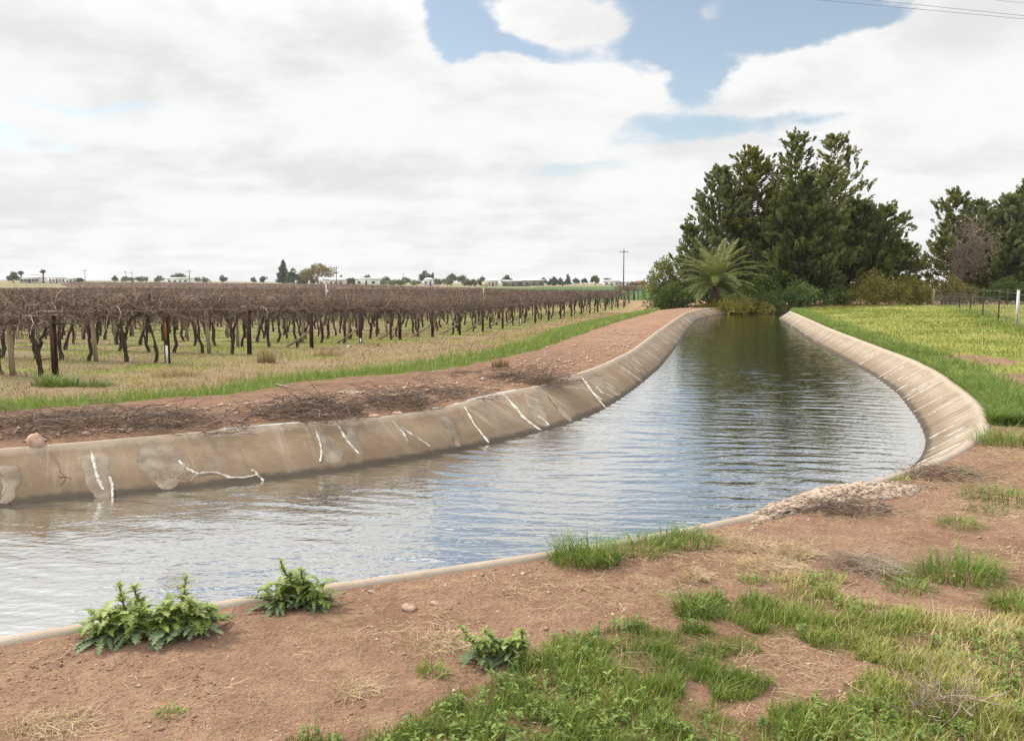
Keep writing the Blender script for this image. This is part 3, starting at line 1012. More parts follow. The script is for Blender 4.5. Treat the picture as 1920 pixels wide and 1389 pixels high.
for k_, (pz, w) in enumerate([([(833, 785), (840, 808), (850, 825), (862, 842)], .018), ([(672, 852), (680, 860), (686, 864)], .02), ([(1026, 741), (1042, 762), (1062, 782), (1076, 794)], .024),
                             ([(1180, 682), (1200, 700), (1212, 712)], .05), ([(1192, 665), (1208, 690), (1216, 702)], .03), ([(283, 892), (296, 905), (310, 915)], .014),
                             ([(18, 890), (14, 915), (17, 945)], .016), ([(108, 895), (124, 893), (135, 898)], .004), ([(108, 868), (112, 885), (124, 895), (112, 910)], .004)]):
    strip_part('L', pz, w, 'crack', m_dark, bankL, orgL, 0.004, seed=k_ + 40)


def lines_along(side, s0, s1, step, parent, org, seed, wmul=1.0):
    r = np.random.default_rng(seed)
    S = Ls if side == 'L' else Rs
    s = s0
    k_ = 0
    while s < s1:
        f0 = np.interp(s, S, np.arange(NL)); f1 = np.interp(s + r.uniform(-.1, .1), S, np.arange(NL))
        u = r.random()
        if u < 0.62:
            va, vb = (0.05, 0.96) if r.random() < 0.3 else sorted((r.uniform(0, .5), r.uniform(.55, 1.0)))
            strip_part(side, None, r.uniform(.025, .055) * wmul, 'sealant_line', m_seal, parent, org, 0.010, fv=[(f0, va), ((f0 + f1) / 2, (va + vb) / 2), (f1, vb)], seed=seed + k_)
        else:
            strip_part(side, None, 0.022 * wmul, 'joint', m_dark, parent, org, 0.004, fv=[(f0, 0.0), ((f0 + f1) / 2, 0.5), (f1, 1.0)], seed=seed + k_, taper=False)
        s += step * r.uniform(0.35, 1.9)
        k_ += 1


sR0 = Rs[np.argmin(np.hypot(*(Rc[:, :2] - P(1800, 840)[:2]).T))]
lines_along('R', sR0, sR0 + 9, 0.5, bankR, orgR, 500)
lines_along('R', sR0 + 9, sR0 + 44, 1.0, bankR, orgR, 600, 1.5)
sL0 = Ls[np.argmin(np.hypot(*(Lc[:, :2] - P(1150, 678)[:2]).T))]
lines_along('L', sL0, sL0 + 36, 1.05, bankL, orgL, 700, 1.3)


# ------------------------------------------------------------------ vineyard
m_bark = plain('vine_bark', (0.035, 0.025, 0.019), (0.090, 0.066, 0.051), 18, 0.95, (1, 1, 0.25), 0.02)
m_cane, nt, b = new_mat('vine_cane')
nt.put(b.inputs['Base Color'], nt.ramp(nt.attr('tint', 'Fac'), [(0.0, (0.036, 0.024, 0.019)), (0.42, (0.115, 0.078, 0.061)), (0.72, (0.30, 0.222, 0.168)), (1.0, (0.60, 0.48, 0.37))]))
m_rust = plain('rusty_steel', (0.050, 0.027, 0.021), (0.095, 0.050, 0.036), 9, 0.8, (1, 1, 0.3))
m_orange = plain('orange_rust', (0.36, 0.13, 0.04), (0.25, 0.085, 0.03), 14)
m_white = plain('white_paint', (0.62, 0.62, 0.62), (0.78, 0.78, 0.77), 10, 0.6)
m_timber = plain('pale_timber', (0.24, 0.19, 0.125), (0.37, 0.30, 0.205), 9, 0.9, (1, 1, 0.15), 0.01)
m_greywood = plain('grey_timber', (0.15, 0.125, 0.105), (0.25, 0.215, 0.18), 12, 0.9)
m_wire = plain('galvanised_wire', (0.22, 0.21, 0.20), (0.32, 0.31, 0.30), 5, 0.5, metal=0.6)

rv = np.random.default_rng(11)
RA = math.atan2(ROWD[1], ROWD[0])


def trunk_mesh(seed):
    r = np.random.default_rng(seed)
    m = MB()
    fork = seed % 3 == 1
    lean = r.uniform(-0.28, 0.28)
    n = 9
    zz = np.linspace(-0.06, 1.08, n)
    tw = np.cumsum(r.normal(0, 0.028, n))
    x = lean * (np.clip(zz, 0, 2) / 1.1) ** 1.3 * (1 if seed % 2 else 0.6) + tw
    y = np.cumsum(r.normal(0, 0.02, n))
    R0 = r.uniform(0.036, 0.050)
    rr = R0 * np.linspace(1.25, 0.8, n) * (1 + 0.22 * r.normal(size=n))
    top = n if not fork else 6
    m.tube(np.stack((x, y, zz), -1)[:top], rr[:top], 7)
    if fork:
        for s in (-1, 1):
            z2 = np.linspace(zz[5] - 0.03, 1.1, 6)
            t = np.linspace(0, 1, 6)
            m.tube(np.stack((x[5] + s * r.uniform(.14, .26) * t ** 0.9 + r.normal(0, .012, 6), y[5] + r.normal(0, .015, 6), z2), -1), rr[5] * np.linspace(.8, .55, 6), 6)
    for s in (-1, 1):                                   # short cordon arms along the wire
        t = np.linspace(0, 1, 5)
        x0 = x[-1] if not fork else x[5] + s * 0.2
        m.tube(np.stack((x0 + s * 0.55 * t, y[-1] * (1 - t) + r.normal(0, .02, 5), 1.06 + 0.10 * np.sin(t * 2.2) + r.normal(0, .015, 5)), -1), R0 * np.linspace(.62, .35, 5), 5)
    for _ in range(2):
        z0 = r.uniform(.25, .9); a = r.uniform(0, 6.28); L = r.uniform(.15, .4)
        xi = np.interp(z0, zz, x); yi = np.interp(z0, zz, y)
        t = np.linspace(0, 1, 4)
        m.tube(np.stack((xi + math.cos(a) * L * t, yi + math.sin(a) * L * t, z0 + .12 * t - .1 * t * t), -1), np.linspace(.010, .004, 4), 4)
    return m.build('vine_trunk', m_bark)


def cane_paths(r, N, K, halfx=0.62):
    """tangle of pruned and hanging canes around the wires, x along the row"""
    p = np.zeros((N, K, 3))
    p[:, 0, 0] = r.uniform(-halfx, halfx, N)
    p[:, 0, 1] = r.normal(0, 0.20, N)
    p[:, 0, 2] = r.uniform(1.06, 1.42, N)
    az_ = r.uniform(0, 2 * math.pi, N)
    el_ = r.normal(0.40, 0.60, N)
    d = np.stack((np.cos(az_) * np.cos(el_), np.sin(az_) * np.cos(el_) * 0.75, np.sin(el_)), -1)
    step = r.uniform(0.10, 0.19, N)[:, None]
    for k in range(1, K):
        d = d + r.normal(0, 0.26, (N, 3)) + np.array([0, 0, -0.13])
        d /= np.linalg.norm(d, axis=1, keepdims=True)
        q = p[:, k - 1] + d * step
        hi = 1.60
        q[:, 2] = np.where(q[:, 2] > hi, hi - 0.5 * (q[:, 2] - hi), q[:, 2])
        q[:, 2] = np.where(q[:, 2] < 0.74, 0.74 + r.random(N) * .12, q[:, 2])
        q[:, 1] = np.clip(q[:, 1], -0.62, 0.62)
        p[:, k] = q
    return p


def canes_mesh(seed):
    r = np.random.default_rng(seed + 50)
    N, K = 135, 7
    p = cane_paths(r, N, K)
    R = (0.0035 + 0.0085 * r.random(N) ** 2)[:, None] * np.linspace(1, 0.5, K)[None, :]
    V, Q = tubes(p, R, 3)
    tint = np.clip(r.beta(2.0, 3.0, N), 0, 1)
    m = MB(); m.add(V, Q, c=np.repeat(tint, K * 3))
    n2 = 40                                              # a few long shoots sticking up or trailing down
    p2 = np.zeros((n2, 5, 3)); p2[:, 0] = np.stack((r.uniform(-.6, .6, n2), r.normal(0, .25, n2), r.uniform(1.3, 1.5, n2)), -1)
    d = np.stack((r.normal(0, .5, n2), r.normal(0, .5, n2), np.where(r.random(n2) < .45, 1.0, -1.1)), -1)
    d /= np.linalg.norm(d, axis=1, keepdims=True)
    for k in range(1, 5):
        d = d + r.normal(0, .14, (n2, 3)); d /= np.linalg.norm(d, axis=1, keepdims=True)
        p2[:, k] = p2[:, k - 1] + d * r.uniform(.05, .13, n2)[:, None]
    V, Q = tubes(p2, r.uniform(.003, .005, n2)[:, None] * np.linspace(1, .4, 5)[None, :], 3)
    m.add(V, Q, c=np.repeat(r.uniform(.4, 1.0, n2), 15))
    return m.build('vine_canes', m_cane)


TR = [trunk_mesh(s) for s in range(8)]
CN = [canes_mesh(s) for s in range(6)]
VL = 'bare dormant grapevine with dark gnarled trunk and brown cane tangle in the vine rows'
spots = []
for k in range(0, 27):
    e = E0 + k * EST
    t = 0.55 + rv.uniform(-.2, .2)
    while t < 95:
        x, y = e[0] + ROWD[0] * t, e[1] + ROWD[1] * t
        if proj(np.array([x, y, 0.4]))[0] < -60:
            break
        spots.append((k, t, x, y))
        t += rv.uniform(0.85, 1.2)
spots = np.array(spots)
spz = gz(spots[:, 2], spots[:, 3])
order = np.argsort(spots[:, 3])
NIND = 292
first = order[:NIND]
rest = order[NIND:]
SPECIAL = {}
labels_done = {}
cnt_row = {}
vine_meta = []
for rank, i in enumerate(first):
    k, t, x, y = spots[i]
    pxy = proj(np.array([x, y, spz[i]]))
    lab = VL
    row_n = cnt_row.get(int(k), 0); cnt_row[int(k)] = row_n + 1
    vine_meta.append((i, pxy))
near_names = {}
ORD = ['first', 'second', 'third', 'fourth', 'fifth', 'sixth', 'seventh', 'eighth', 'ninth', 'tenth', 'eleventh', 'twelfth', 'thirteenth', 'fourteenth',
       'fifteenth', 'sixteenth', 'seventeenth', 'eighteenth', 'nineteenth', 'twentieth', 'twenty-first', 'twenty-second', 'twenty-third', 'twenty-fourth']
rows_seen = {}
for i in sorted(first, key=lambda i: (spots[i, 0], spots[i, 1])):
    k, t, x, y = spots[i]
    k = int(k)
    j = rows_seen.get(k, 0); rows_seen[k] = j + 1
    lab = VL
    if k <= 3 and j < 4:
        lab = '%s bare grapevine from the rusty end post of the %s vine row from left' % (ORD[j], ORD[k])
    o = thing('grapevine', lab, 'grapevine', (x, y, spz[i]), 'grapevines in the vineyard rows', RA + (math.pi if rv.random() < .5 else 0) + rv.normal(0, .05))
    o.scale = (rv.uniform(.95, 1.1), 1, rv.uniform(.93, 1.10))
    link('trunk', TR[rv.integers(8)], (0, 0, 0), o)
    link('canes', CN[rv.integers(6)], (0, 0, 0), o)

# vines too many and too far to count: one mass
far_rows = []
for k in range(23, 95):
    e = E22 + (k - 22) * np.array([-0.98, 3.2, 0]) if k > 22 else E0 + k * EST
    far_rows.append((k, e))
M = MB()
r = np.random.default_rng(5)
tp = []
for i in rest:
    k, t, x, y = spots[i]
    N, K = 60, 5
    p = cane_paths(r, N, K, 0.6)
    p[:, 1:, :2] *= 1.0
    cs, sn = math.cos(RA), math.sin(RA)
    q = np.stack((x + p[..., 0] * cs - p[..., 1] * sn, y + p[..., 0] * sn + p[..., 1] * cs, spz[i] + p[..., 2]), -1)
    R = r.uniform(0.007, 0.014, N)[:, None] * np.linspace(1, .6, K)[None, :]
    V, Q = tubes(q, R, 3)
    M.add(V, Q, c=np.repeat(r.beta(2, 3, N), K * 3))
    zt = np.linspace(-.05, 1.15, 5)
    M.tube(np.stack((x + np.cumsum(r.normal(0, .05, 5)), y + np.cumsum(r.normal(0, .04, 5)), spz[i] + zt), -1), .045, 5, False, 0.0)
o = link('distant_vines', M.build('distant_vines', m_cane))
tag(o, 'mass of bare brown grapevines further back behind the near vine rows', 'vineyard', kind='stuff')

M = MB()
for k, e in far_rows:
    y0 = e[1]
    L = min(0.62 * y0 + 40 + e[0], 320)
    n = int(L * 2.6)
    t = np.sort(r.uniform(0, L, n))
    x = e[0] + ROWD[0] * t; y = e[1] + ROWD[1] * t
    ok_ = (y < 118) | (x > -(.40 + .14 * vnoise(y * .21, y * 0, 9)) * y)
    x, y = x[ok_], y[ok_]; n = len(x)
    if n < 4: continue
    z = gz(x, y)
    ln = r.uniform(.35, .6, n)
    az_, el_ = r.uniform(0, 6.28, n), r.normal(.35, .4, n)
    d = np.stack((np.cos(az_) * np.cos(el_), np.sin(az_) * np.cos(el_), np.sin(el_)), -1)
    c0 = np.stack((x + r.normal(0, .2, n), y + r.normal(0, .2, n), z + r.uniform(1.0, 1.42, n)), -1)
    Pq = np.stack((c0 - d * ln[:, None] * .5, c0 + np.array([0, 0, .06]), c0 + d * ln[:, None] * .5), 1)
    V, Q = tubes(Pq, np.full((n, 3), 0.035 + 0.00006 * y0), 3)
    M.add(V, Q, c=np.repeat(r.beta(2, 2.6, n), 9))
    m_ = max(6, int(L / 3))                               # the dense core of the row
    t = np.linspace(0, L, m_)
    x = e[0] + ROWD[0] * t; y = e[1] + ROWD[1] * t
    ok_ = (y < 118) | (x > -(.40 + .14 * vnoise(y * .21, y * 0, 9)) * y)
    x, y = x[ok_], y[ok_]; m_ = len(x)
    if m_ < 3: continue
    z = gz(x, y)
    hh = 0.22 + 0.1 * r.random(m_)
    nx, ny = -ROWD[1] * .32, ROWD[0] * .32
    V = np.stack((np.stack((x - nx, y - ny, z + .95), -1), np.stack((x, y, z + 1.12 + hh), -1), np.stack((x + nx, y + ny, z + .95), -1)), 1).reshape(-1, 3)
    bb = (np.arange(m_ - 1) * 3)[:, None]; kk = np.arange(2)[None, :]
    M.add(V, np.stack((bb + kk, bb + kk + 1, bb + 3 + kk + 1, bb + 3 + kk), -1).reshape(-1, 4), c=np.repeat(r.uniform(.2, .5, m_), 3))
o = link('far_vineyard', M.build('far_vineyard', m_cane))
tag(o, 'brown block of leafless vine rows stretching to the horizon on the left', 'vineyard', kind='stuff')

# ---- end posts with their braces
def h_section(h, w=0.085, d=0.095, tk=0.012):
    m = MB()
    m.box((0, -d / 2 + tk / 2, h / 2), (w, tk, h)); m.box((0, d / 2 - tk / 2, h / 2), (w, tk, h)); m.box((0, 0, h / 2), (tk, d - 2 * tk - 0.004, h))
    return m.build('steel_post', m_rust)


POSTH = 1.24
pm = h_section(POSTH)
mbar = MB(); mbar.box((0, 0, POSTH + 0.02), (0.52, 0.07, 0.045)); cross_me = mbar.build('cross_bar', m_greywood)
mbr = MB(); mbr.tube([(-1.02, 0.02, -0.04), (-0.5, 0.02, 0.26), (-0.055, 0.0, 0.56)], 0.038, 8); brace_me = mbr.build('brace', m_timber)
mpf = MB(); mpf.box((0.024, -0.046, 0.20), (0.044, 0.03, 0.46)); foot_me = mpf.build('painted_foot', m_white)
mor = MB(); mor.box((0.02, -0.0505, 0.78), (0.044, 0.006, 0.42)); rust_me = mor.build('rust_patch', m_orange)
for k in range(0, 24):
    e = E0 + k * EST
    z = float(gz(e[0], e[1]))
    extra = {0: 'rising from green weeds', 1: 'with white painted foot and orange rust', 2: 'beside a tuft of pale dry grass',
             4: 'with a small white foot mark', 10: 'with a short white painted foot'}.get(k, 'with timber brace')
    o = thing('vineyard_end_post', 'rusty steel end post %s, %s row from left' % (extra, ORD[k]), 'post', (e[0], e[1], z), 'steel end posts of the vine rows', RA + math.pi + rv.normal(0, .03))
    o.scale = (1, 1, rv.uniform(.97, 1.04))
    link('steel_post', pm, (0, 0, -0.05), o)
    if k < 3:
        link('cross_bar', cross_me, (0, 0, 0), o)
    if k >= 3 and k not in (15, 18):
        link('brace', brace_me, (0, 0, 0), o)
    if k in (1, 10):
        link('painted_foot', foot_me, (0, 0, 0), o)
    if k == 1:
        link('rust_patch', rust_me, (0, 0, 0), o)
    if k == 4:
        f = link('painted_foot', foot_me, (0, 0, 0), o); f.scale = (1, 1.02, .45)

mt = MB(); mt.tube([(0, 0, -.1), (0.01, 0, .6), (0.0, 0, 1.22)], [.056, .054, .052], 10); timber_me = mt.build('timber_post', m_timber)
for k in range(0, 16):
    e = E0 + k * EST
    t = {0: 1.15, 1: 2.2, 2: 1.35}.get(k, rv.uniform(2.0, 4.0))
    j = 0
    while True:
        x, y = e[0] + ROWD[0] * t, e[1] + ROWD[1] * t
        if proj(np.array([x, y, .4]))[0] < -30 or j > 4:
            break
        z = float(gz(x, y))
        o = link('timber_post', timber_me, (x, y, z), None, rv.uniform(0, 6))
        o.rotation_euler[0] = rv.normal(0, .04); o.rotation_euler[1] = rv.normal(0, .04)
        if j == 0 and k < 3:
            lab = 'pale round timber trellis post, nearest to the %s rusty end post from the left edge' % ORD[k]
        else:
            lab = 'pale round timber trellis post standing among vine trunks deeper in the vine rows'
        tag(o, lab, 'post', 'timber trellis posts in the rows')
        t += rv.uniform(5.0, 6.5); j += 1

for k in range(0, 14):                                   # trellis wires
    e = E0 + k * EST
    L = min(0.62 * e[1] + 2 + e[0], 60)
    t = np.linspace(0, L, 12)
    m = MB()
    for off, hz_ in ((0.22, 1.235), (-0.22, 1.235), (0.0, 1.05)):
        x = e[0] + ROWD[0] * t - ROWD[1] * off; y = e[1] + ROWD[1] * t + ROWD[0] * off
        m.tube(np.stack((x, y, gz(x, y) + hz_), -1) - np.array([e[0], e[1], 0]), .0028, 4, False)
    o = link('trellis_wire', m.build('trellis_wire', m_wire), (e[0], e[1], 0))
    tag(o, 'thin steel trellis wires of the %s vine row from the left edge' % ORD[k], 'wire', 'trellis wires of the vine rows')


# ------------------------------------------------------------------ trees and shrubs round the end of the canal
m_trunk = plain('tree_bark', (0.070, 0.052, 0.040), (0.14, 0.105, 0.08), 10, 0.95, (1, 1, 0.3), 0.03)
m_pine = leafmat('conifer_foliage', [(0.0, (0.045, 0.056, 0.016)), (0.45, (0.145, 0.158, 0.048)), (0.8, (0.28, 0.28, 0.09)), (1.0, (0.38, 0.365, 0.13))], 0.32)
m_pine3 = leafmat('olive_conifer_foliage', [(0.0, (0.050, 0.055, 0.014)), (0.45, (0.165, 0.160, 0.042)), (0.8, (0.30, 0.28, 0.08)), (1.0, (0.40, 0.36, 0.12))], 0.32)
m_pine4 = leafmat('dark_conifer_foliage', [(0.0, (0.030, 0.042, 0.014)), (0.45, (0.095, 0.115, 0.040)), (0.8, (0.185, 0.20, 0.075)), (1.0, (0.27, 0.275, 0.11))], 0.28)
m_pine2 = leafmat('blue_conifer_foliage', [(0.0, (0.055, 0.066, 0.030)), (0.45, (0.165, 0.188, 0.086)), (0.8, (0.23, 0.26, 0.125)), (1.0, (0.32, 0.345, 0.18))], 0.3)
m_olive = leafmat('olive_shrub_foliage', [(0.0, (0.055, 0.05, 0.012)), (0.5, (0.19, 0.165, 0.036)), (1.0, (0.33, 0.275, 0.06))], 0.2)
m_yel = leafmat('yellow_shrub_foliage', [(0.0, (0.06, 0.055, 0.012)), (0.5, (0.21, 0.18, 0.032)), (1.0, (0.36, 0.29, 0.055))], 0.2)
m_green = leafmat('dark_shrub_foliage', [(0.0, (0.024, 0.042, 0.010)), (0.5, (0.075, 0.115, 0.027)), (1.0, (0.15, 0.205, 0.055))], 0.2)
m_frond = leafmat('palm_leaf', [(0.0, (0.04, 0.052, 0.012)), (0.5, (0.135, 0.158, 0.036)), (1.0, (0.31, 0.325, 0.10))], 0.2, 0.45, 0.4)
m_dead = plain('dead_twigs', (0.16, 0.125, 0.095), (0.27, 0.22, 0.175), 6)
m_palmbark = plain('palm_bark', (0.06, 0.042, 0.03), (0.15, 0.11, 0.07), 16, 0.95, bmp=.03)


def conifer(label, px, py_top, Y, width_px, seed, mat=m_pine, base_frac=0.10, open_=0.0, lean=0.0, leaf=0.235, group='tall conifers behind the canal', prof=0.75, up=0.75, nb=105, zbase=None, cat='tree'):
    r = np.random.default_rng(seed)
    top = A(px, py_top, Y)
    x0, z0 = top[0] - lean, (float(gz(top[0], Y)) if zbase is None else zbase)
    H = top[2] - z0
    RW = width_px / 2 / FPX * Y
    o = thing('conifer_tree', label, cat, (x0, Y, z0), group)
    m = MB()
    tz = np.linspace(-0.2, H * .97, 9)
    tx = lean * (tz / H) ** 1.5 + r.normal(0, .05, 9); ty = r.normal(0, .06, 9)
    m.tube(np.stack((tx, ty, tz), -1), np.linspace(.026 * H ** .9 * .55, .02, 9), 8)
    ctr, drr, tnt, sz = [], [], [], []
    for i in range(nb):
        f = base_frac + (1 - base_frac) * ((i + r.random()) / nb) ** 0.95
        if r.random() < open_:
            continue
        zb = f * H
        u = (f - base_frac) / (1 - base_frac)
        env = RW * (min(1.0, (u + .16) / .30) ** .7) * (1 - u ** (1 / prof * 1.25 + (.5 if prof >= .95 else 0))) ** .78 + 0.20
        L = env * r.uniform(.62, 1.16)
        a = i * 2.399 + r.normal(0, .4)
        rise = L * r.uniform(.35, 1.0) * up
        t = np.linspace(0, 1, 5)
        bx = np.interp(zb, tz, tx) + math.cos(a) * L * t + r.normal(0, .04 * L, 5) * t
        by = np.interp(zb, tz, ty) + math.sin(a) * L * t + r.normal(0, .04 * L, 5) * t
        bz = zb - .25 * L * (1 - u) * up * t + rise * t ** 1.6
        bp = np.stack((bx, by, np.minimum(bz, H * 1.0)), -1)
        m.tube(bp, np.linspace(.012 * H * (1 - u) * .45 + .018, .008, 5), 4, False)
        npl = max(4, int(L * 4.6 * (1 - .5 * open_)))
        for j in range(npl):                              # plumes of foliage standing on the branch
            tt = r.uniform(.30, 1.03) if j else 1.0
            c0 = np.array([np.interp(tt, t, bp[:, q]) for q in range(3)]) + r.normal(0, .12 + .055 * L, 3)
            ax = np.array([math.cos(a) * .75, math.sin(a) * .75, .95]) + r.normal(0, .30, 3)
            ax /= np.linalg.norm(ax)
            pl = r.uniform(.42, .78) * (1 - .2 * u)
            n = int(36 * (1 - .25 * open_))
            s = r.random(n)
            rad_ = (.25 * pl * np.sin(np.clip(s, .05, .97) * math.pi) ** .7)[:, None]
            q = r.normal(size=(n, 3)); q -= (q @ ax)[:, None] * ax; q /= np.linalg.norm(q, axis=1, keepdims=True) + 1e-6
            ctr.append(c0 + ax * ((s - .2) * pl)[:, None] + q * rad_ * r.uniform(.5, 1, (n, 1)))
            drr.append(ax + q * .55 + r.normal(0, .25, (n, 3)))
            base = np.clip(.38 + .18 * r.normal() , 0, 1)
            tnt.append(np.clip(base + .30 * (s - .5) + r.normal(0, .09, n), 0, 1))
            sz.append(np.full(n, leaf * r.uniform(.8, 1.2)))
    ctr, drr, tnt, sz = map(np.concatenate, (ctr, drr, tnt, sz))
    V, Q, c = leafquads(ctr, drr, sz, sz * .36, r, tnt)
    link('trunk', m.build('trunk', m_trunk), (0, 0, 0), o)
    link('crown', mesh('crown', V, Q, mat, False, {'tint': c}), (0, 0, 0), o)
    return o


def cloud_crown(r, blobs, n, leaf, upb=0.3, shell=0.55):
    """leaf faces through a group of lumps; blobs: list of (x,y,z,rx,ry,rz)"""
    blobs = np.array(blobs, float)
    vol = blobs[:, 3] * blobs[:, 5]
    pick = r.choice(len(blobs), n, p=vol / vol.sum())
    d = r.normal(size=(n, 3)); d /= np.linalg.norm(d, axis=1, keepdims=True)
    rr = (shell + (1 - shell) * r.random(n)) * r.uniform(.88, 1.12, n)
    B = blobs[pick]
    # finer clumps: quantise directions
    bt = r.random(len(blobs))[pick]
    ctr = B[:, :3] + d * B[:, 3:] * rr[:, None]
    cl = r.normal(size=(max(30, n // 22), 3))
    clump_of = r.integers(0, len(cl), n)
    tnt = np.clip(.22 + .30 * bt + .20 * r.random(n) + .12 * (vnoise(ctr[:, 0] * 2.1, ctr[:, 2] * 2.1 + ctr[:, 1] * 1.3, 77) - .5) * 2, 0, 1)
    keepn = vnoise(ctr[:, 0] * 1.6 / max(leaf * 3, .3), ctr[:, 2] * 1.6 / max(leaf * 3, .3) + ctr[:, 1] * 2, 78) > .28
    dr_ = d + r.normal(0, .5, (n, 3)) + np.array([0, 0, upb])
    ctr, dr_, tnt = ctr[keepn], dr_[keepn], tnt[keepn]
    return ctr, dr_, tnt


def shrub(name, label, cat, px, py_top, py_base, Y, width_px, seed, mat, leaf=0.2, n=5000, group=None, z0=None, nbl=14, depth=1.0, upb=.3, ylist=None):
    r = np.random.default_rng(seed)
    top = A(px, py_top, Y)
    z0 = float(gz(top[0], Y)) if z0 is None else z0
    H = max(top[2] - z0, .3)
    RW = width_px / 2 / FPX * Y
    o = thing(name, label, cat, (top[0], Y, z0), group)
    bl = []
    for i in range(nbl):
        u = r.uniform(-1, 1)
        hz_ = H * (1 - .45 * abs(u) ** 1.6) * r.uniform(.72, 1.0)
        s = RW * r.uniform(.22, .40)
        rz_ = min(hz_ * .5, s * r.uniform(.8, 1.2))
        bl.append((u * (RW - s * .7), r.uniform(-1, 1) * RW * .45 * depth, hz_ - rz_, s, s, rz_))
    for i in range(nbl // 2):
        u = r.uniform(-1, 1); s = RW * r.uniform(.25, .38)
        bl.append((u * (RW - s * .7), -RW * .3 * depth * r.random(), H * r.uniform(.18, .35), s, s, H * .3))
    bl.append((0, 0, H * .8, RW * .3, RW * .3, H * .2))
    c_, d_, t_ = cloud_crown(r, bl, n, leaf, upb)
    s = leaf * r.uniform(.7, 1.25, len(c_))
    V, Q, cc = leafquads(c_, d_, s, s * .42, r, t_)
    m = MB()
    for i in range(9):
        a = r.uniform(0, 6.28); t = np.linspace(0, 1, 5); q = r.uniform(.2, .8) * RW
        m.tube(np.stack((math.cos(a) * q * t ** 1.3, math.sin(a) * q * t ** 1.3, -.1 + H * .85 * t * r.uniform(.7, 1)), -1), np.linspace(.02 * H ** .8 + .01, .006, 5), 5, False)
    link('stems', m.build('stems', m_trunk), (0, 0, 0), o)
    link('foliage', mesh('foliage', V, Q, mat, False, {'tint': cc}), (0, 0, 0), o)
    return o


conifer('tall broad dark conifer with rounded top, largest on the left of the grove', 1412, 284, 66, 190, 1, m_pine3, base_frac=.06, prof=1.1, nb=150)
conifer('lighter blue-green conifer on the left flank of the grove, above the palm', 1352, 318, 64.5, 130, 2, m_pine2, prof=1.0, nb=115, base_frac=.08)
conifer('slender spire conifer with narrow pointed top, tallest in the grove', 1497, 254, 67, 130, 3, prof=.72, open_=.12, nb=120)
conifer('tall open conifer with sky showing between its branches, right of the spire', 1572, 259, 70, 165, 4, m_pine3, open_=.36, prof=.82, nb=125, base_frac=.15)
conifer('dense dark front conifer in the middle of the grove', 1505, 335, 61, 180, 5, m_pine4, prof=1.05, nb=150, base_frac=.05)
conifer('dark conifer with a pointed top in front of the open tall one', 1556, 316, 63.5, 120, 6, m_pine, leaf=.19, prof=.85, nb=120, base_frac=.05)
conifer('dark mid-height conifer on the right side of the grove', 1612, 384, 64, 140, 7, m_pine4, prof=1.0, nb=125, base_frac=.05)
conifer('leaning outer conifer with a tufted head at the right end of the grove', 1664, 392, 66, 120, 8, open_=.22, prof=1.25, nb=85, lean=1.0, base_frac=.3)
conifer('low dark conifer at the right foot of the grove', 1684, 462, 65, 95, 9, prof=.9, nb=80, base_frac=.03)
conifer('small narrow conifer standing left of the palm top', 1297, 428, 66, 62, 10, open_=.15, prof=.85, nb=70, base_frac=.1)
conifer('dark low conifer filling behind the palm', 1440, 420, 68, 190, 11, prof=1.1, nb=110, base_frac=.04)
# right-hand group behind the fence
GR = 'conifers behind the wire fence'
conifer('tall open conifer at the left of the fenced group, with ragged outline', 1792, 360, 72, 105, 21, m_pine, open_=.22, prof=.85, nb=110, group=GR)
conifer('blue-green rounded conifer second from the left in the fenced group', 1838, 383, 74, 150, 22, m_pine2, prof=1.2, nb=110, group=GR)
conifer('broad pale-tipped conifer behind the fence at the right edge', 1893, 372, 70, 135, 23, m_pine2, prof=1.25, nb=140, group=GR)
conifer('tallest conifer cut by the right edge of the frame behind the fence', 1928, 352, 73, 130, 24, m_pine, prof=1.1, nb=130, group=GR)
# dead tree leaning to the right in front of them
r = np.random.default_rng(31)
b0 = A(1768, 508, 66.0); zb = float(gz(b0[0], 66.0))
o = thing('dead_tree', 'leafless grey-brown dead conifer leaning right among the fenced group', 'tree', (b0[0], 66.0, zb))
m = MB()
H = 7.0
t = np.linspace(0, 1, 9)
tp_ = np.stack((0.1 + 1.9 * t ** 1.1, 0 * t, 3.6 * t ** .9), -1)
m.tube(tp_, np.linspace(.14, .02, 9), 8)
link('trunk', m.build('trunk', m_dead), (0, 0, 0), o)
Pq = []
cen_ = A(1824, 462, 66.0) - np.array([b0[0], 66.0, zb])
rad3 = np.array([46, 30, 58]) / FPX * 66
for i in range(560):
    if i < 90:
        f = r.uniform(.2, 1); p0 = np.array([np.interp(f, t, tp_[:, q]) for q in range(3)])
        d_ = r.normal(size=3); d_ /= np.linalg.norm(d_)
        p1 = cen_ + d_ * rad3 * r.uniform(.55, 1.05)
    else:
        b_ = Pq[r.integers(0, 90)]; p0 = b_[r.integers(2, 5)]
        p1 = p0 + r.normal(0, .55, 3) + np.array([.15, 0, .15])
    s_ = np.linspace(0, 1, 5)[:, None]
    Pq.append(p0 + (p1 - p0) * s_ + r.normal(0, .06, (5, 3)) * s_ + np.array([0, 0, .25]) * s_ * (1 - s_) * np.linalg.norm(p1 - p0))
Pq = np.array(Pq)
V, Q = tubes(Pq, np.linspace(.024, .009, 5)[None, :] * np.ones((len(Pq), 1)), 3)
link('twigs', mesh('twigs', V, Q, m_dead, False), (0, 0, 0), o)

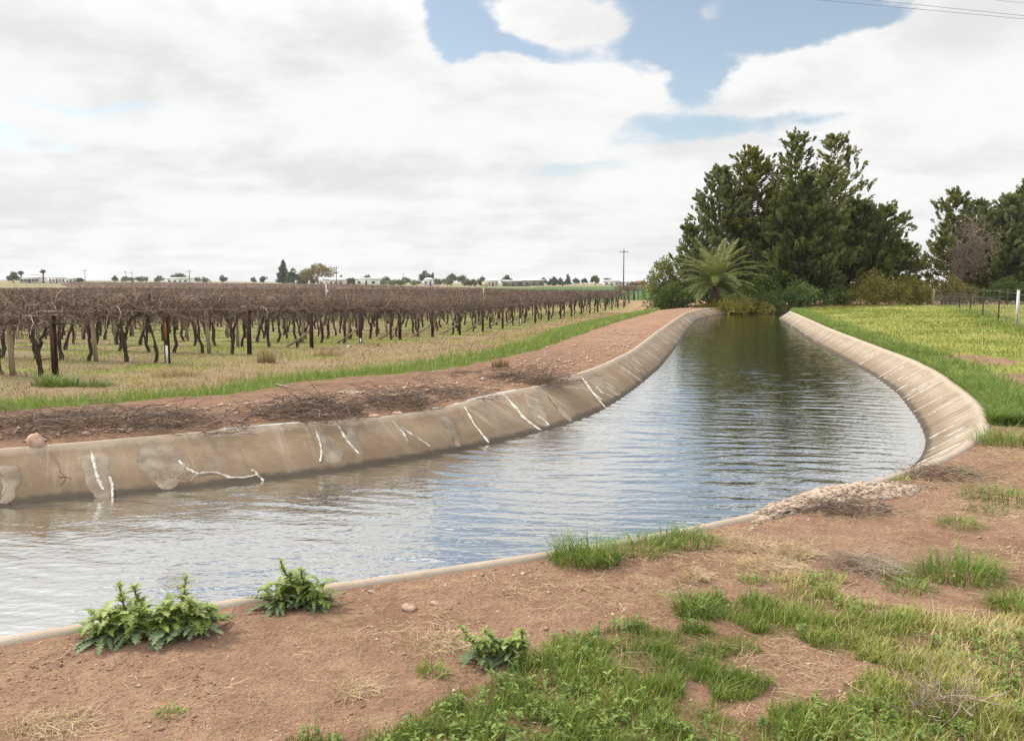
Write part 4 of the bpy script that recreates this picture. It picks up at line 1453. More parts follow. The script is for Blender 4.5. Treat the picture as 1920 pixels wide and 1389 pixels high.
# shrubs
shrub('bushy_tree', 'round dark bushy tree left of the palm, at the end of the vine rows', 'tree', 1246, 478, 572, 58, 92, 41, m_pine, .20, 6500, nbl=22)
shrub('shrub', 'dark low shrub under the bushy tree at the left of the palm', 'shrub', 1262, 525, 575, 56, 80, 42, m_green, .17, 3000)
shrub('yellow_shrub', 'yellow-flecked shrub hanging over the canal below the palm', 'shrub', 1378, 548, 588, 55.6, 150, 43, m_yel, .15, 6500, z0=-.45, nbl=20)
shrub('shrub', 'bright dark-green creeper mound right of the yellow shrub at the water', 'shrub', 1432, 545, 588, 56.4, 85, 44, m_green, .16, 4200, z0=-.4, nbl=16)
shrub('shrub', 'dark green undergrowth shrub at the canal end below the grove', 'shrub', 1500, 522, 566, 57.5, 120, 45, m_green, .17, 5000, nbl=18)
shrub('shrub', 'tangled dark green shrub under the middle of the grove', 'shrub', 1565, 530, 566, 58.5, 100, 46, m_green, .17, 3800)
shrub('olive_shrub', 'large rounded olive-brown shrub at the edge of the lawn', 'shrub', 1640, 500, 566, 58, 135, 47, m_olive, .17, 7500, nbl=22)
shrub('olive_shrub', 'second olive-brown shrub, right of the large rounded one', 'shrub', 1705, 512, 566, 60, 100, 48, m_olive, .17, 5200, nbl=18)
shrub('olive_shrub', 'low yellowish shrub behind the far corner of the fence', 'shrub', 1775, 512, 560, 63, 115, 49, m_olive, .17, 5200, nbl=18)
shrub('shrub', 'low green shrub behind the fence under the dead tree', 'shrub', 1826, 530, 560, 64, 70, 50, m_green, .17, 2600)
shrub('shrub', 'dark shrub in the shade under the fenced conifers at the right', 'shrub', 1892, 515, 560, 66, 110, 52, m_green, .2, 4200)
shrub('shrub', 'dark green shrub filling the gap behind the palm crown', 'shrub', 1330, 500, 566, 60, 130, 53, m_green, .2, 5200)
shrub('shrub', 'dark thicket at the foot of the grove behind the creeper mound', 'shrub', 1450, 500, 566, 60.5, 150, 54, m_green, .2, 5600)

# palm
r = np.random.default_rng(61)
pc = A(1342, 545, 57.2); z0 = float(gz(pc[0], pc[1]))
hub = A(1342, 537, 57.2)[2] - z0
palm = thing('palm_tree', 'date palm with arching feathery fronds at the far end of the canal', 'palm tree', (pc[0], pc[1], z0))
m = MB(); m.tube([(0, 0, -.3), (0, 0, hub * .5), (0, 0, hub)], [.42, .40, .46], 12); link('trunk', m.build('trunk', m_palmbark), (0, 0, 0), palm)
for i in range(58):
    a = i * 2.399 + r.normal(0, .15)
    u = i / 57
    el0 = 1.52 - 1.45 * u + r.normal(0, .08)
    L = r.uniform(3.3, 4.1) * (1 - .18 * abs(u - .45))
    K = 14
    d_el = np.linspace(el0, el0 - r.uniform(.95, 1.55) * (1 - .35 * (u < .15)), K)
    st = L / (K - 1)
    rr_ = np.r_[0, np.cumsum(np.cos(d_el[:-1]) * st)]; zz_ = np.r_[0, np.cumsum(np.sin(d_el[:-1]) * st)] + hub
    sw = r.normal(0, .06) * np.linspace(0, 1, K) ** 2 * L
    rp = np.stack((rr_ * math.cos(a) - sw * math.sin(a), rr_ * math.sin(a) + sw * math.cos(a), zz_), -1)
    m = MB(); m.tube(rp, np.linspace(.035, .006, K), 4, False, .55)
    nl = 46
    tl = np.repeat(np.linspace(.10, .99, nl), 2); sd = np.tile([-1., 1.], nl)
    cc = np.stack([np.interp(tl, np.linspace(0, 1, K), rp[:, q]) for q in range(3)], -1)
    tg = np.stack([np.interp(tl, np.linspace(0, 1, K), np.gradient(rp[:, q])) for q in range(3)], -1); tg /= np.linalg.norm(tg, axis=1, keepdims=True)
    side = np.stack((-np.sin(a) * np.ones(len(tl)), np.cos(a) * np.ones(len(tl)), 0 * tl), -1)
    ld = tg * .75 + side * sd[:, None] * .75 + np.array([0, 0, .10]) + r.normal(0, .09, (len(tl), 3)); ld /= np.linalg.norm(ld, axis=1, keepdims=True)
    ll = (.52 * np.sin(np.clip(tl * .92 + .10, 0, 1) * math.pi) ** .6 + .06)
    tip = cc + ld * ll[:, None] - np.array([0, 0, 1]) * (ll * .22)[:, None]
    midp = cc + ld * (ll * .5)[:, None]
    wv_ = np.cross(ld, np.cross(tg, side)); wv_ = tg * .026
    V = np.stack((cc, midp - wv_, tip, midp + wv_), 1).reshape(-1, 3)
    Q = (np.arange(len(cc)) * 4)[:, None] + np.arange(4)[None, :]
    m.add(V, Q, c=np.repeat(np.clip(.30 + .35 * (1 - u) + r.normal(0, .10, len(cc)) + .12 * tl, 0, 1), 4))
    link('frond', m.build('frond', m_frond), (0, 0, 0), palm)


# ------------------------------------------------------------------ grass, weeds, straw, stones
m_grassF = leafmat('fresh_grass', [(0.0, (0.105, 0.165, 0.028)), (0.35, (0.21, 0.27, 0.050)), (0.62, (0.34, 0.355, 0.090)), (0.8, (0.46, 0.40, 0.15)), (1.0, (0.62, 0.51, 0.29))], 0.3)
m_grassD = leafmat('lush_grass', [(0.0, (0.060, 0.110, 0.020)), (0.5, (0.150, 0.225, 0.042)), (0.85, (0.27, 0.33, 0.080)), (1.0, (0.46, 0.42, 0.17))], 0.3)
m_grassL = leafmat('lawn_grass', [(0.0, (0.125, 0.165, 0.030)), (0.5, (0.29, 0.315, 0.070)), (0.85, (0.42, 0.41, 0.13)), (1.0, (0.52, 0.46, 0.22))], 0.3)
m_dry = leafmat('dry_grass', [(0.0, (0.16, 0.105, 0.06)), (0.5, (0.31, 0.225, 0.13)), (1.0, (0.52, 0.41, 0.26))], 0.15, 0.8, 0.1)
m_straw = plain('straw', (0.40, 0.30, 0.17), (0.58, 0.46, 0.29), 9)
m_weed = leafmat('thistle_leaf', [(0.0, (0.070, 0.115, 0.022)), (0.5, (0.175, 0.25, 0.052)), (0.85, (0.235, 0.31, 0.075)), (1.0, (0.33, 0.38, 0.13))], 0.28, 0.5, 0.3)
m_weedg = leafmat('grey_green_leaf', [(0.0, (0.060, 0.095, 0.040)), (0.6, (0.125, 0.175, 0.08)), (1.0, (0.21, 0.26, 0.14))], 0.22, 0.6, 0.25)
m_stem = plain('green_stem', (0.09, 0.14, 0.035), (0.14, 0.18, 0.06), 8)
m_flower = plain('yellow_bud', (0.62, 0.45, 0.03), (0.50, 0.40, 0.05), 20)
m_twig = plain('dry_twig', (0.085, 0.060, 0.045), (0.185, 0.135, 0.102), 9)
m_twigp = plain('pale_twig', (0.24, 0.185, 0.14), (0.38, 0.31, 0.24), 9)
m_stone = plain('pebble', (0.24, 0.155, 0.11), (0.58, 0.50, 0.42), 25, lo=.3, hi=.7)
m_rock = plain('red_rock', (0.33, 0.20, 0.145), (0.47, 0.34, 0.27), 14, bmp=.02, detail=8)
m_slab = plain('broken_concrete', (0.19, 0.125, 0.085), (0.43, 0.35, 0.275), 30, bmp=.03, detail=12, lo=.36, hi=.58)


def scatter_grass(name, label, cat, pos, h, w, mat, r, lean=(0.25, 0.85), segs=2, tint=None):
    n = len(pos)
    le = r.uniform(*lean, n)
    V, Q, c = blades(pos, h, w, le, r.uniform(0, 2 * math.pi, n), segs, 1.0, tint if tint is not None else r.random(n))
    o = link(name, mesh(name, V, Q, mat, False, {'tint': c}))
    return tag(o, label, cat, kind='stuff')


def rnd_in(poly, n, r):
    lo, hi = poly.min(0), poly.max(0)
    x, y = r.uniform(lo[0], hi[0], n), r.uniform(lo[1], hi[1], n)
    m_ = in_poly(x, y, poly)
    return x[m_], y[m_]


r = np.random.default_rng(101)
# foreground turf
bx0, bx1, by0, by1 = -2.0, 4.6, 2.2, 5.0
n = 620000
x, y = r.uniform(bx0, bx1, n), r.uniform(by0, by1, n)
m_ = np.abs(x) < 0.66 * y + .35
x, y = x[m_], y[m_]
d = fg_density(x, y)
tuft = fbm(x * 9, y * 9, 111, 3)
m_ = r.random(len(x)) < d * np.clip(0.22 + 2.2 * (tuft - .38), .08, 1.0)
x, y, tuft = x[m_], y[m_], tuft[m_]
yel = fbm(x * 1.3 + 4, y * 1.3, 112, 3) + .05 + 0.14 * sstep(.8, 2.0, x) - .08 * sstep(.9, .2, x)
tint = np.clip(.32 + 1.6 * (yel - .5) + r.normal(0, .17, len(x)) + .40 * (r.random(len(x)) < .16 + .2 * sstep(.5, 2.0, x)), 0, 1)
h = np.clip(r.gamma(4, .0080, len(x)) * (.30 + 1.3 * tuft), .010, .13)
scatter_grass('foreground_turf', 'short mixed green and straw coloured turf in the near right corner', 'grass', np.stack((x, y, gz(x, y) - .004), -1), h, r.uniform(.0022, .0048, len(x)), m_grassF, r, (.2, 1.0), 2, tint)

# long grass along the right lip of the canal
ii = np.interp(sR0 + 1.7 + 44 * r.random(46000) ** 1.9, Rs, np.arange(NL))
off = LIPW - .03 + np.abs(r.normal(0, .36, len(ii))) * (1 + .35 * fbm(ii * .08, ii * 0, 113))
fi = [np.interp(ii, np.arange(NL), Rc[:, q]) for q in (0, 1)]; fn = [np.interp(ii, np.arange(NL), Rn[:, q]) for q in (0, 1)]
x, y = fi[0] - fn[0] * off, fi[1] - fn[1] * off
cl = fbm(x * 1.6, y * 1.6, 114)
m_ = r.random(len(x)) < np.clip(cl * 2.6 - .5, 0.1, 1)
x, y, cl, off = x[m_], y[m_], cl[m_], off[m_]
D_ = np.hypot(x, y)
h = (.05 + .17 * r.random(len(x))) * (.6 + .9 * cl) * np.clip(1.15 - off * .35, .35, 1)
scatter_grass('bank_grass', 'long lush green grass leaning along the top of the right canal wall', 'grass', np.stack((x, y, gz(x, y) - .01), -1), h, .0045 + .00045 * D_, m_grassD, r, (.45, 1.1), 3, np.clip(.42 + r.normal(0, .2, len(x)) + .3 * (cl - .5), 0, 1))

# lawn
n = 230000
x = r.uniform(4, 46, n); y = 9.0 + 49 * r.random(n) ** 1.25
m_ = (x < .66 * y + 1) & (lawn_w(x, y) * (.35 + fbm(x, y, 115)) > r.random(n) * .9)
x, y = x[m_], y[m_]
D_ = np.hypot(x, y)
nn_ = fbm(x * .45, y * .45, 116)
scatter_grass('lawn', 'sunlit yellow-green mown lawn between canal wall and wire fence', 'grass', np.stack((x, y, gz(x, y) - .005), -1), r.uniform(.03, .085, len(x)) * (1 + .012 * D_) * (.6 + .9 * nn_), .004 + .0007 * D_, m_grassL, r, (.3, 1.0), 2, np.clip(.5 + 1.5 * (nn_ - .5) + 1.2 * (fbm(x * 1.1, y * .5 + 7, 133) - .5) + r.normal(0, .19, len(x)), 0, 1))

# green strip on the vineyard side
x, y = rnd_in(STRIP, 420000, r)
cl = fbm(x * 1.4, y * 1.4, 117)
m_ = (np.hypot(x, y) < 60) & (x > -14) & (r.random(len(x)) < np.clip(cl * 2.4 - .45, 0.05, 1))
x, y, cl = x[m_], y[m_], cl[m_]
D_ = np.hypot(x, y)
scatter_grass('bank_grass_strip', 'bright green grass strip running along the vineyard side bank', 'grass', np.stack((x, y, gz(x, y) - .01), -1), r.uniform(.07, .20, len(x)) * (.5 + cl), .005 + .0005 * D_, m_grassD, r, (.25, .9), 2, np.clip(.55 + r.normal(0, .18, len(x)) + .4 * (cl - .5), 0, 1))

# dry grass of the headland and under the vines
n = 260000
x = r.uniform(-16, 16, n); y = 10 + 60 * r.random(n) ** 1.7
dl_ = sdist(x, y, LTOP[::3]); vi = vine_side(x, y)
bey = (dl_ > 1.6) & (sdist(x, y, STRIP[1:15]) > 0.05) & ~in_poly(x, y, STRIP[:, :2]) & (vi < 6) & (np.abs(x) < .66 * y + 1)
x, y, vi = x[bey], y[bey], vi[bey]
cl = fbm(x * .8, y * .8, 118); g2 = fbm(x * .55 + 9, y * .55, 119)
m_ = r.random(len(x)) < np.clip(cl * 2.2 - .35, .05, 1)
x, y, cl, g2, vi = x[m_], y[m_], cl[m_], g2[m_], vi[m_]
D_ = np.hypot(x, y)
isg = g2 + .14 * (vi > .3) > .645
pos = np.stack((x, y, gz(x, y) - .01), -1)
hh = r.uniform(.03, .12, len(x)) * (.5 + cl)
scatter_grass('dry_grass', 'dry straw coloured grass on the headland in front of the vine rows', 'grass', pos[~isg], hh[~isg], (.003 + .00045 * D_)[~isg], m_dry, r, (.3, 1.1), 2)
scatter_grass('vineyard_grass', 'patchy green grass growing between and under the vines', 'grass', pos[isg], hh[isg] * .9, (.004 + .0005 * D_)[isg], m_grassL, r, (.3, .9), 2)
# grass deeper between the rows
n = 110000
x = r.uniform(-40, 14, n); y = 15 + 62 * r.random(n) ** 1.4
m_ = (vine_side(x, y) > 1) & (np.abs(x) < .66 * y + 1)
x, y = x[m_], y[m_]
rowd = np.abs(((x - E0[0]) * (-ROWD[1]) + (y - E0[1]) * ROWD[0]) / (EST[0] * (-ROWD[1]) + EST[1] * ROWD[0]) % 1.0 - .5) * 2   # 0 mid-row, 1 on the row
g2 = fbm(x * .5 + 9, y * .5, 120)
m_ = r.random(len(x)) < np.clip((g2 - .36) * 3.5, 0, 1) * (1 - .7 * sstep(.6, .9, rowd))
x, y = x[m_], y[m_]; D_ = np.hypot(x, y)
scatter_grass('row_grass', 'green grass in the alleys between the vine rows', 'grass', np.stack((x, y, gz(x, y) - .01), -1), r.uniform(.04, .12, len(x)), .005 + .0006 * D_, m_grassL, r, (.3, .9), 2, np.clip(r.normal(.42, .2, len(x)), 0, 1))

# tangled weeds under the fence, paddock beyond
# (fence line is measured below, in the fence section)


# ---- single plants
def tussock(name, label, cat, p, n, hgt, spread, mat, seed, w=.0055, group=None, lean=(.35, 1.38), tm=.45):
    r = np.random.default_rng(seed)
    rr = spread * np.sqrt(r.random(n)); a = r.uniform(0, 6.28, n)
    pos = np.stack((rr * np.cos(a), rr * np.sin(a) * .8, np.full(n, -.01)), -1)
    pos[:, 2] += gz(p[0] + pos[:, 0], p[1] + pos[:, 1]) - p[2]
    head = a + r.normal(0, .9, n)
    V, Q, c = blades(pos, hgt * 1.12 * r.uniform(.25, 1.15, n) * (1.15 - .55 * rr / spread), np.full(n, w) * r.uniform(.6, 1.3, n), r.uniform(*lean, n), head, 4, 1.1, np.clip(r.normal(tm, .2, n), 0, 1))
    o = link(name, mesh(name, V, Q, mat, False, {'tint': c}), p)
    return tag(o, label, cat, group)


TG = 'grass tussocks on the near bank'
tussock('grass_tussock', 'largest lush grass tussock spilling over the near canal lip', 'grass tussock', on(1095, 1052), 520, .21, .21, m_grassD, 1, group=TG)
tussock('grass_tussock', 'low wide grass tussock on the lip, right of the largest tussock', 'grass tussock', on(1205, 1030), 380, .12, .24, m_grassD, 2, group=TG)
tussock('grass_tussock', 'grass tussock at the right end of the clump on the canal lip', 'grass tussock', on(1285, 1018), 380, .13, .20, m_grassD, 3, group=TG)
tussock('grass_tussock', 'bright rounded grass tussock alone on bare soil at the right', 'grass tussock', on(1800, 1078), 500, .17, .24, m_grassD, 4, group=TG)
tussock('grass_tussock', 'flat grass patch below and left of the bright rounded tussock', 'grass tussock', on(1705, 1106), 200, .08, .14, m_grassD, 5, group=TG)
tussock('grass_tussock', 'small leafy grass patch above the flat one at the right', 'grass tussock', on(1690, 1082), 180, .08, .12, m_grassF, 6, group=TG, tm=.25)
tussock('grass_tussock', 'thin grass patch near the right edge beside straw', 'grass tussock', on(1800, 985), 220, .09, .17, m_grassD, 7, group=TG)
tussock('grass_tussock', 'spreading grass patch at the right edge below the canal bend', 'grass tussock', on(1885, 935), 420, .12, .34, m_grassD, 8, group=TG)
tussock('grass_tussock', 'small grass patch under the spreading one at the right edge', 'grass tussock', on(1850, 958), 160, .07, .16, m_grassD, 9, group=TG)
tussock('grass_tussock', 'dark tussock cut by the right edge of the frame', 'grass tussock', on(1905, 1140), 360, .13, .16, m_grassF, 10, group=TG, tm=.25)
tussock('grass_tussock', 'tall grass clump where the lawn ends at the canal bend', 'grass tussock', on(1885, 832), 420, .26, .34, m_grassD, 11, group=TG)
tussock('grass_tussock', 'small grass tuft on the canal lip at the bend', 'grass tussock', on(1795, 888), 120, .10, .10, m_grassD, 12, group=TG)
tussock('grass_tussock', 'tiny grass tuft just left of the tuft on the bend', 'grass tussock', on(1690, 902), 90, .08, .09, m_grassF, 13, group=TG)
tussock('grass_tussock', 'tiny green tuft alone on bare soil in the lower left', 'grass tussock', on(318, 1338), 70, .05, .05, m_grassF, 14, group=TG, tm=.3)
tussock('grass_tussock', 'green sprig alone on the bare soil near the lower middle', 'grass tussock', on(815, 1262), 110, .07, .07, m_grassF, 15, group=TG, tm=.25)
tussock('grass_tussock', 'dark tuft with long blades at the upper left corner of the turf', 'grass tussock', on(1300, 1150), 150, .16, .10, m_grassD, 16, group=TG)
tussock('grass_tussock', 'small tuft of fine green grass between straw and turf', 'grass tussock', on(1410, 1090), 120, .06, .08, m_grassD, 17, group=TG)
tussock('dry_tussock', 'pale feathery dry grass tuft beside the third rusty end post', 'grass tussock', on(500, 680), 420, .42, .22, m_dry, 18, w=.006, lean=(.1, .75))
tussock('dry_tussock', 'pale dry grass around the foot of the white painted post', 'grass tussock', on(330, 705), 420, .22, .5, m_dry, 19, w=.007, lean=(.2, .9))
tussock('dry_tussock', 'pale dry straw clump at the foot of the fourth end post', 'grass tussock', on(615, 668), 300, .25, .4, m_dry, 20, w=.008, lean=(.2, .9))
tussock('dry_tussock', 'small brown dry bush at the edge of the green strip', 'grass tussock', on(938, 688), 200, .24, .16, m_dry, 21, w=.008, lean=(.2, 1.0), tm=.1)
tussock('weed_clump', 'green weeds round the foot of the first rusty end post', 'weed', on(105, 722), 420, .28, .42, m_weed, 22, w=.016, tm=.3)
tussock('grass_tussock', 'dark green grass patch right of the first rusty end post', 'grass tussock', on(180, 724), 420, .18, .35, m_grassD, 23, w=.010, group=TG, tm=.25)


def leaf_strip(m, base, az_, el_, L, W, r, tint, lobes=6, droop=.9, side_roll=0.0):
    """one jagged lobed leaf"""
    K = lobes * 2 + 2
    t = np.linspace(0, 1, K)
    e = el_ - droop * t
    st = L / (K - 1)
    rx = np.r_[0, np.cumsum(np.cos(e[:-1]) * st)]; rz_ = np.r_[0, np.cumsum(np.sin(e[:-1]) * st)]
    prof = W * np.sin(np.clip(.10 + .86 * t, 0, 1) * math.pi) ** .7 * np.where(np.arange(K) % 2 == 1, 1.0, .26) * r.uniform(.85, 1.15, K)
    prof[-1] = .001
    d = np.array([math.cos(az_), math.sin(az_), 0]); s = np.array([-math.sin(az_), math.cos(az_), 0])
    c = base + rx[:, None] * d + rz_[:, None] * np.array([0, 0, 1])
    sweep = np.where(np.arange(K) % 2 == 1, .35, 0)[:, None] * prof[:, None] * d * -.6
    upz = np.array([0, 0, 1]) * (prof * .25)[:, None]
    Lp = c - s * prof[:, None] + sweep + upz; Rp = c + s * prof[:, None] + sweep + upz
    V = np.stack((Lp, c, Rp), 1).reshape(-1, 3)
    b_ = (np.arange(K - 1) * 3)[:, None]; k_ = np.arange(2)[None, :]
    m.add(V, np.stack((b_ + k_, b_ + k_ + 1, b_ + 3 + k_ + 1, b_ + 3 + k_), -1).reshape(-1, 4), c=np.clip(np.repeat(tint + .15 * t, 3) + r.normal(0, .04, K * 3), 0, 1))


def thistle(label, p, size, height, seed, nb=34, stems=((0, 0, 1.0),), crowns=((0, 0),)):
    r = np.random.default_rng(seed)
    o = thing('thistle_weed', label, 'weed', p, 'leafy thistle weeds on the near bank')
    low, up_, st = MB(), MB(), MB()
    buds = []
    for (cx, cy) in crowns:
        for i in range(nb):
            a = i * 2.4 + r.normal(0, .3)
            L = size * r.uniform(.4, .95)
            e = r.uniform(.12, .55)
            leaf_strip(low, np.array([cx, cy, r.uniform(.005, .03)]), a, e, L, L * r.uniform(.11, .16), r, r.uniform(.25, .7), r.integers(8, 11), r.uniform(.5, 1.1))
        for i in range(int(nb * 2.2)):
            a = r.uniform(0, 6.28); L = size * r.uniform(.2, .55)
            leaf_strip(up_, np.array([cx + r.normal(0, size * .12), cy + r.normal(0, size * .1), r.uniform(.02, height * .55)]), a, r.uniform(.2, 1.25), L, L * r.uniform(.17, .26), r, r.uniform(.35, 1.0), r.integers(6, 9), r.uniform(.9, 2.0))
    for (sx_, sy_, hs) in stems:
        hh = height * hs
        t = np.linspace(0, 1, 5)
        pth = np.stack((sx_ + (.08 * r.normal() + .35 * sx_) * t ** 1.4 + .012 * np.sin(t * 5), sy_ + .04 * r.normal() * t, hh * t), -1)
        st.tube(pth, np.linspace(.007, .003, 5), 5)
        for i in range(60):
            f = r.uniform(.25, 1.0)
            b0_ = np.array([np.interp(f, t, pth[:, q]) for q in range(3)])
            L = size * (.34 - .14 * f) * r.uniform(.5, 1.2)
            leaf_strip(up_, b0_, i * 2.4 + r.normal(0, .4), r.uniform(.5, 1.2), L, L * .24, r, r.uniform(.45, 1.0), 6, r.uniform(.8, 1.8))
        for i in range(1):
            fl = MB()
            b0_ = pth[-1] + np.array([0, 0, -.004])
            fl.tube([b0_, b0_ + np.array([0, 0, .005]), b0_ + np.array([0, 0, .010])], [.002, .0042, .002], 6)
            buds.append(fl)
    link('basal_leaves', low.build('basal_leaves', m_weedg), (0, 0, 0), o)
    link('leaves', up_.build('leaves', m_weed), (0, 0, 0), o)
    link('stem', st.build('stem', m_stem), (0, 0, 0), o)
    for fl in buds:
        link('flower_bud', fl.build('flower_bud', m_flower), (0, 0, 0), o)
    return o


thistle('large leafy thistle weed with two upright stems on the near lip, lower left', on(285, 1192), .23, .21, 1, 30, ((-.13, .02, 1.1), (-.07, .05, .9), (.09, .05, 1.15), (.02, 0, .7), (.17, .03, .8)), ((-.20, -.03), (-.08, .02), (.07, .02), (.19, .05)))
thistle('smaller thistle weed with one tall stem, right of the large one', on(552, 1138), .19, .22, 2, 30, ((0.0, .02, 1.15), (.05, .02, .9), (-.04, .02, .8)), ((-.08, 0), (.02, .02), (.11, .01)))
thistle('spiky leafy weed at the left tip of the foreground turf', on(925, 1240), .16, .16, 3, 26, ((-.06, 0, 1.0), (.05, .02, .9), (.12, .02, .8)), ((-.03, 0), (.08, .02)))

# small broad-leaf weeds mixed into the foreground turf
r = np.random.default_rng(140)
M = MB()
x, y = r.uniform(-1.6, 4.2, 5200), r.uniform(2.4, 4.7, 5200)
keep_ = (fg_density(x, y) > .5) & (np.abs(x) < .66 * y + .3) & (fbm(x * 1.5, y * 1.5, 141) > .50 - .10 * (x < 1.2))
for xx, yy in list(zip(x[keep_], y[keep_]))[:900]:
    b0_ = np.array([xx, yy, float(gz(xx, yy))])
    tn = r.uniform(.1, .7)
    for i in range(r.integers(6, 12)):
        L = r.uniform(.012, .036)
        leaf_strip(M, b0_ + np.array([0, 0, r.uniform(0, .05)]), r.uniform(0, 6.28), r.uniform(.3, 1.3), L, L * r.uniform(.18, .34), r, tn + r.normal(0, .08), 3, r.uniform(.5, 1.6))
o = link('ground_weeds', M.build('ground_weeds', m_weed)); tag(o, 'small broad leaved weeds mixed through the foreground turf', 'weeds', kind='stuff')


# straw and gravel on the near bank
def sticks(pos, L, rad_, r, lift=.004, tilt=.12, K=3, sides=3, bend=.15):
    n = len(pos)
    a = r.uniform(0, 6.28, n); e = np.abs(r.normal(0, tilt, n))
    d = np.stack((np.cos(a) * np.cos(e), np.sin(a) * np.cos(e), np.sin(e)), -1)
    s = np.linspace(0, 1, K)
    bd = r.normal(0, bend, (n, 3)); bd[:, 2] = np.abs(bd[:, 2]) * .4
    Pq = pos[:, None, :] + d[:, None, :] * L[:, None, None] * s[None, :, None] + (bd * L[:, None])[:, None, :] * (s * (1 - s) * 2)[None, :, None]
    Pq[:, :, 2] += lift
    return tubes(Pq, rad_[:, None] * np.linspace(1, .6, K)[None, :], sides)


n = 90000
x = r.uniform(-3.5, 7.5, n); y = r.uniform(2.3, 10.5, n)
dr_ = -sdist(x, y, RTOP[::3])
cl = fbm(x * 1.7, y * 2.6, 150, 4)
wgt = np.clip((cl - .50) * 6.5, 0, 1) * (.30 + .70 * sstep(-.3, 1.2, x)) + .05
m_ = (dr_ > .06) & (np.abs(x) < .66 * y + .4) & (r.random(n) < wgt) & (r.random(n) > .55 * fg_density(x, y))
x, y = x[m_], y[m_]
V, Q = sticks(np.stack((x, y, gz(x, y)), -1), r.gamma(3.0, .019, len(x)) + .012, r.uniform(.0005, .0012, len(x)) * (1 + .06 * y), r, bend=.3)
o = link('straw', mesh('straw', V, Q, m_straw)); tag(o, 'scattered dry straw stems lying on the red soil', 'straw', kind='stuff')


def pebbles(x, y, s, r):
    n = len(x)
    base = np.array([(1, 0, 0), (.3, .95, 0), (-.8, .6, 0), (-.8, -.6, 0), (.3, -.95, 0), (0, 0, 1), (0, 0, -1)], float)
    T_ = np.array([(0, 1, 5), (1, 2, 5), (2, 3, 5), (3, 4, 5), (4, 0, 5), (1, 0, 6), (2, 1, 6), (3, 2, 6), (4, 3, 6), (0, 4, 6)])
    a = r.uniform(0, 6.28, n)
    q = base[None] * r.uniform(.65, 1.25, (n, 7, 1)) * s[:, None, None] * np.array([1, .8, .55])
    X_ = q[..., 0] * np.cos(a)[:, None] - q[..., 1] * np.sin(a)[:, None]; Y_ = q[..., 0] * np.sin(a)[:, None] + q[..., 1] * np.cos(a)[:, None]
    V = np.stack((X_ + x[:, None], Y_ + y[:, None], q[..., 2] + (gz(x, y) + s * .15)[:, None]), -1)
    return V.reshape(-1, 3), ((np.arange(n) * 7)[:, None, None] + T_[None]).reshape(-1, 3)


n = 60000
x = r.uniform(-3.5, 7, n); y = r.uniform(2.3, 10, n)
dr_ = -sdist(x, y, RTOP[::3])
wgt = .10 + .6 * np.exp(-dr_ / .35) * (dr_ > 0) + .4 * np.clip((fbm(x * 1.2, y * 1.2, 152) - .5) * 4, 0, 1)
m_ = (dr_ > .02) & (np.abs(x) < .66 * y + .4) & (r.random(n) < wgt)
x, y = x[m_], y[m_]
V, T_ = pebbles(x, y, r.gamma(2.0, .0019, len(x)) + .001, r)
o = link('gravel', mesh('gravel', V, T_, m_stone)); tag(o, 'fine pale gravel and clods scattered over the near red soil', 'gravel', kind='stuff')
n = 5200
fi_ = r.uniform(40, NL * .8, n); of = .12 + np.abs(r.normal(0, .9, n))
x = np.interp(fi_, np.arange(NL), LTOP[:, 0]) + np.interp(fi_, np.arange(NL), Ln[:, 0]) * of; y = np.interp(fi_, np.arange(NL), LTOP[:, 1]) + np.interp(fi_, np.arange(NL), Ln[:, 1]) * of
m_ = (y > 5) & (y < 30); x, y = x[m_], y[m_]
V, T_ = pebbles(x, y, r.gamma(2.0, .010, len(x)) + .004, r)
o = link('rubble', mesh('rubble', V, T_, m_rock)); tag(o, 'small red clods and stones strewn on the far bank', 'rubble', kind='stuff')


n = 60000
x = r.uniform(-3.5, 7, n); y = 2.3 + 7.7 * r.random(n) ** 1.3
dr_ = -sdist(x, y, RTOP[::3])
m_ = (dr_ > .03) & (np.abs(x) < .66 * y + .4) & (r.random(n) < .15 + .85 * np.clip((fbm(x * 1.6, y * 1.6, 153) - .42) * 5, 0, 1))
x, y = x[m_], y[m_]
V, T_ = pebbles(x, y, r.gamma(2.0, .0018, len(x)) + .0012, r)
m_clod = plain('soil_crumb', (0.175, 0.095, 0.062), (0.34, 0.215, 0.15), 12, lo=.3, hi=.7)
o = link('soil_crumbs', mesh('soil_crumbs', V, T_, m_clod)); tag(o, 'small red crumbs of earth over the near bank', 'soil', kind='stuff')


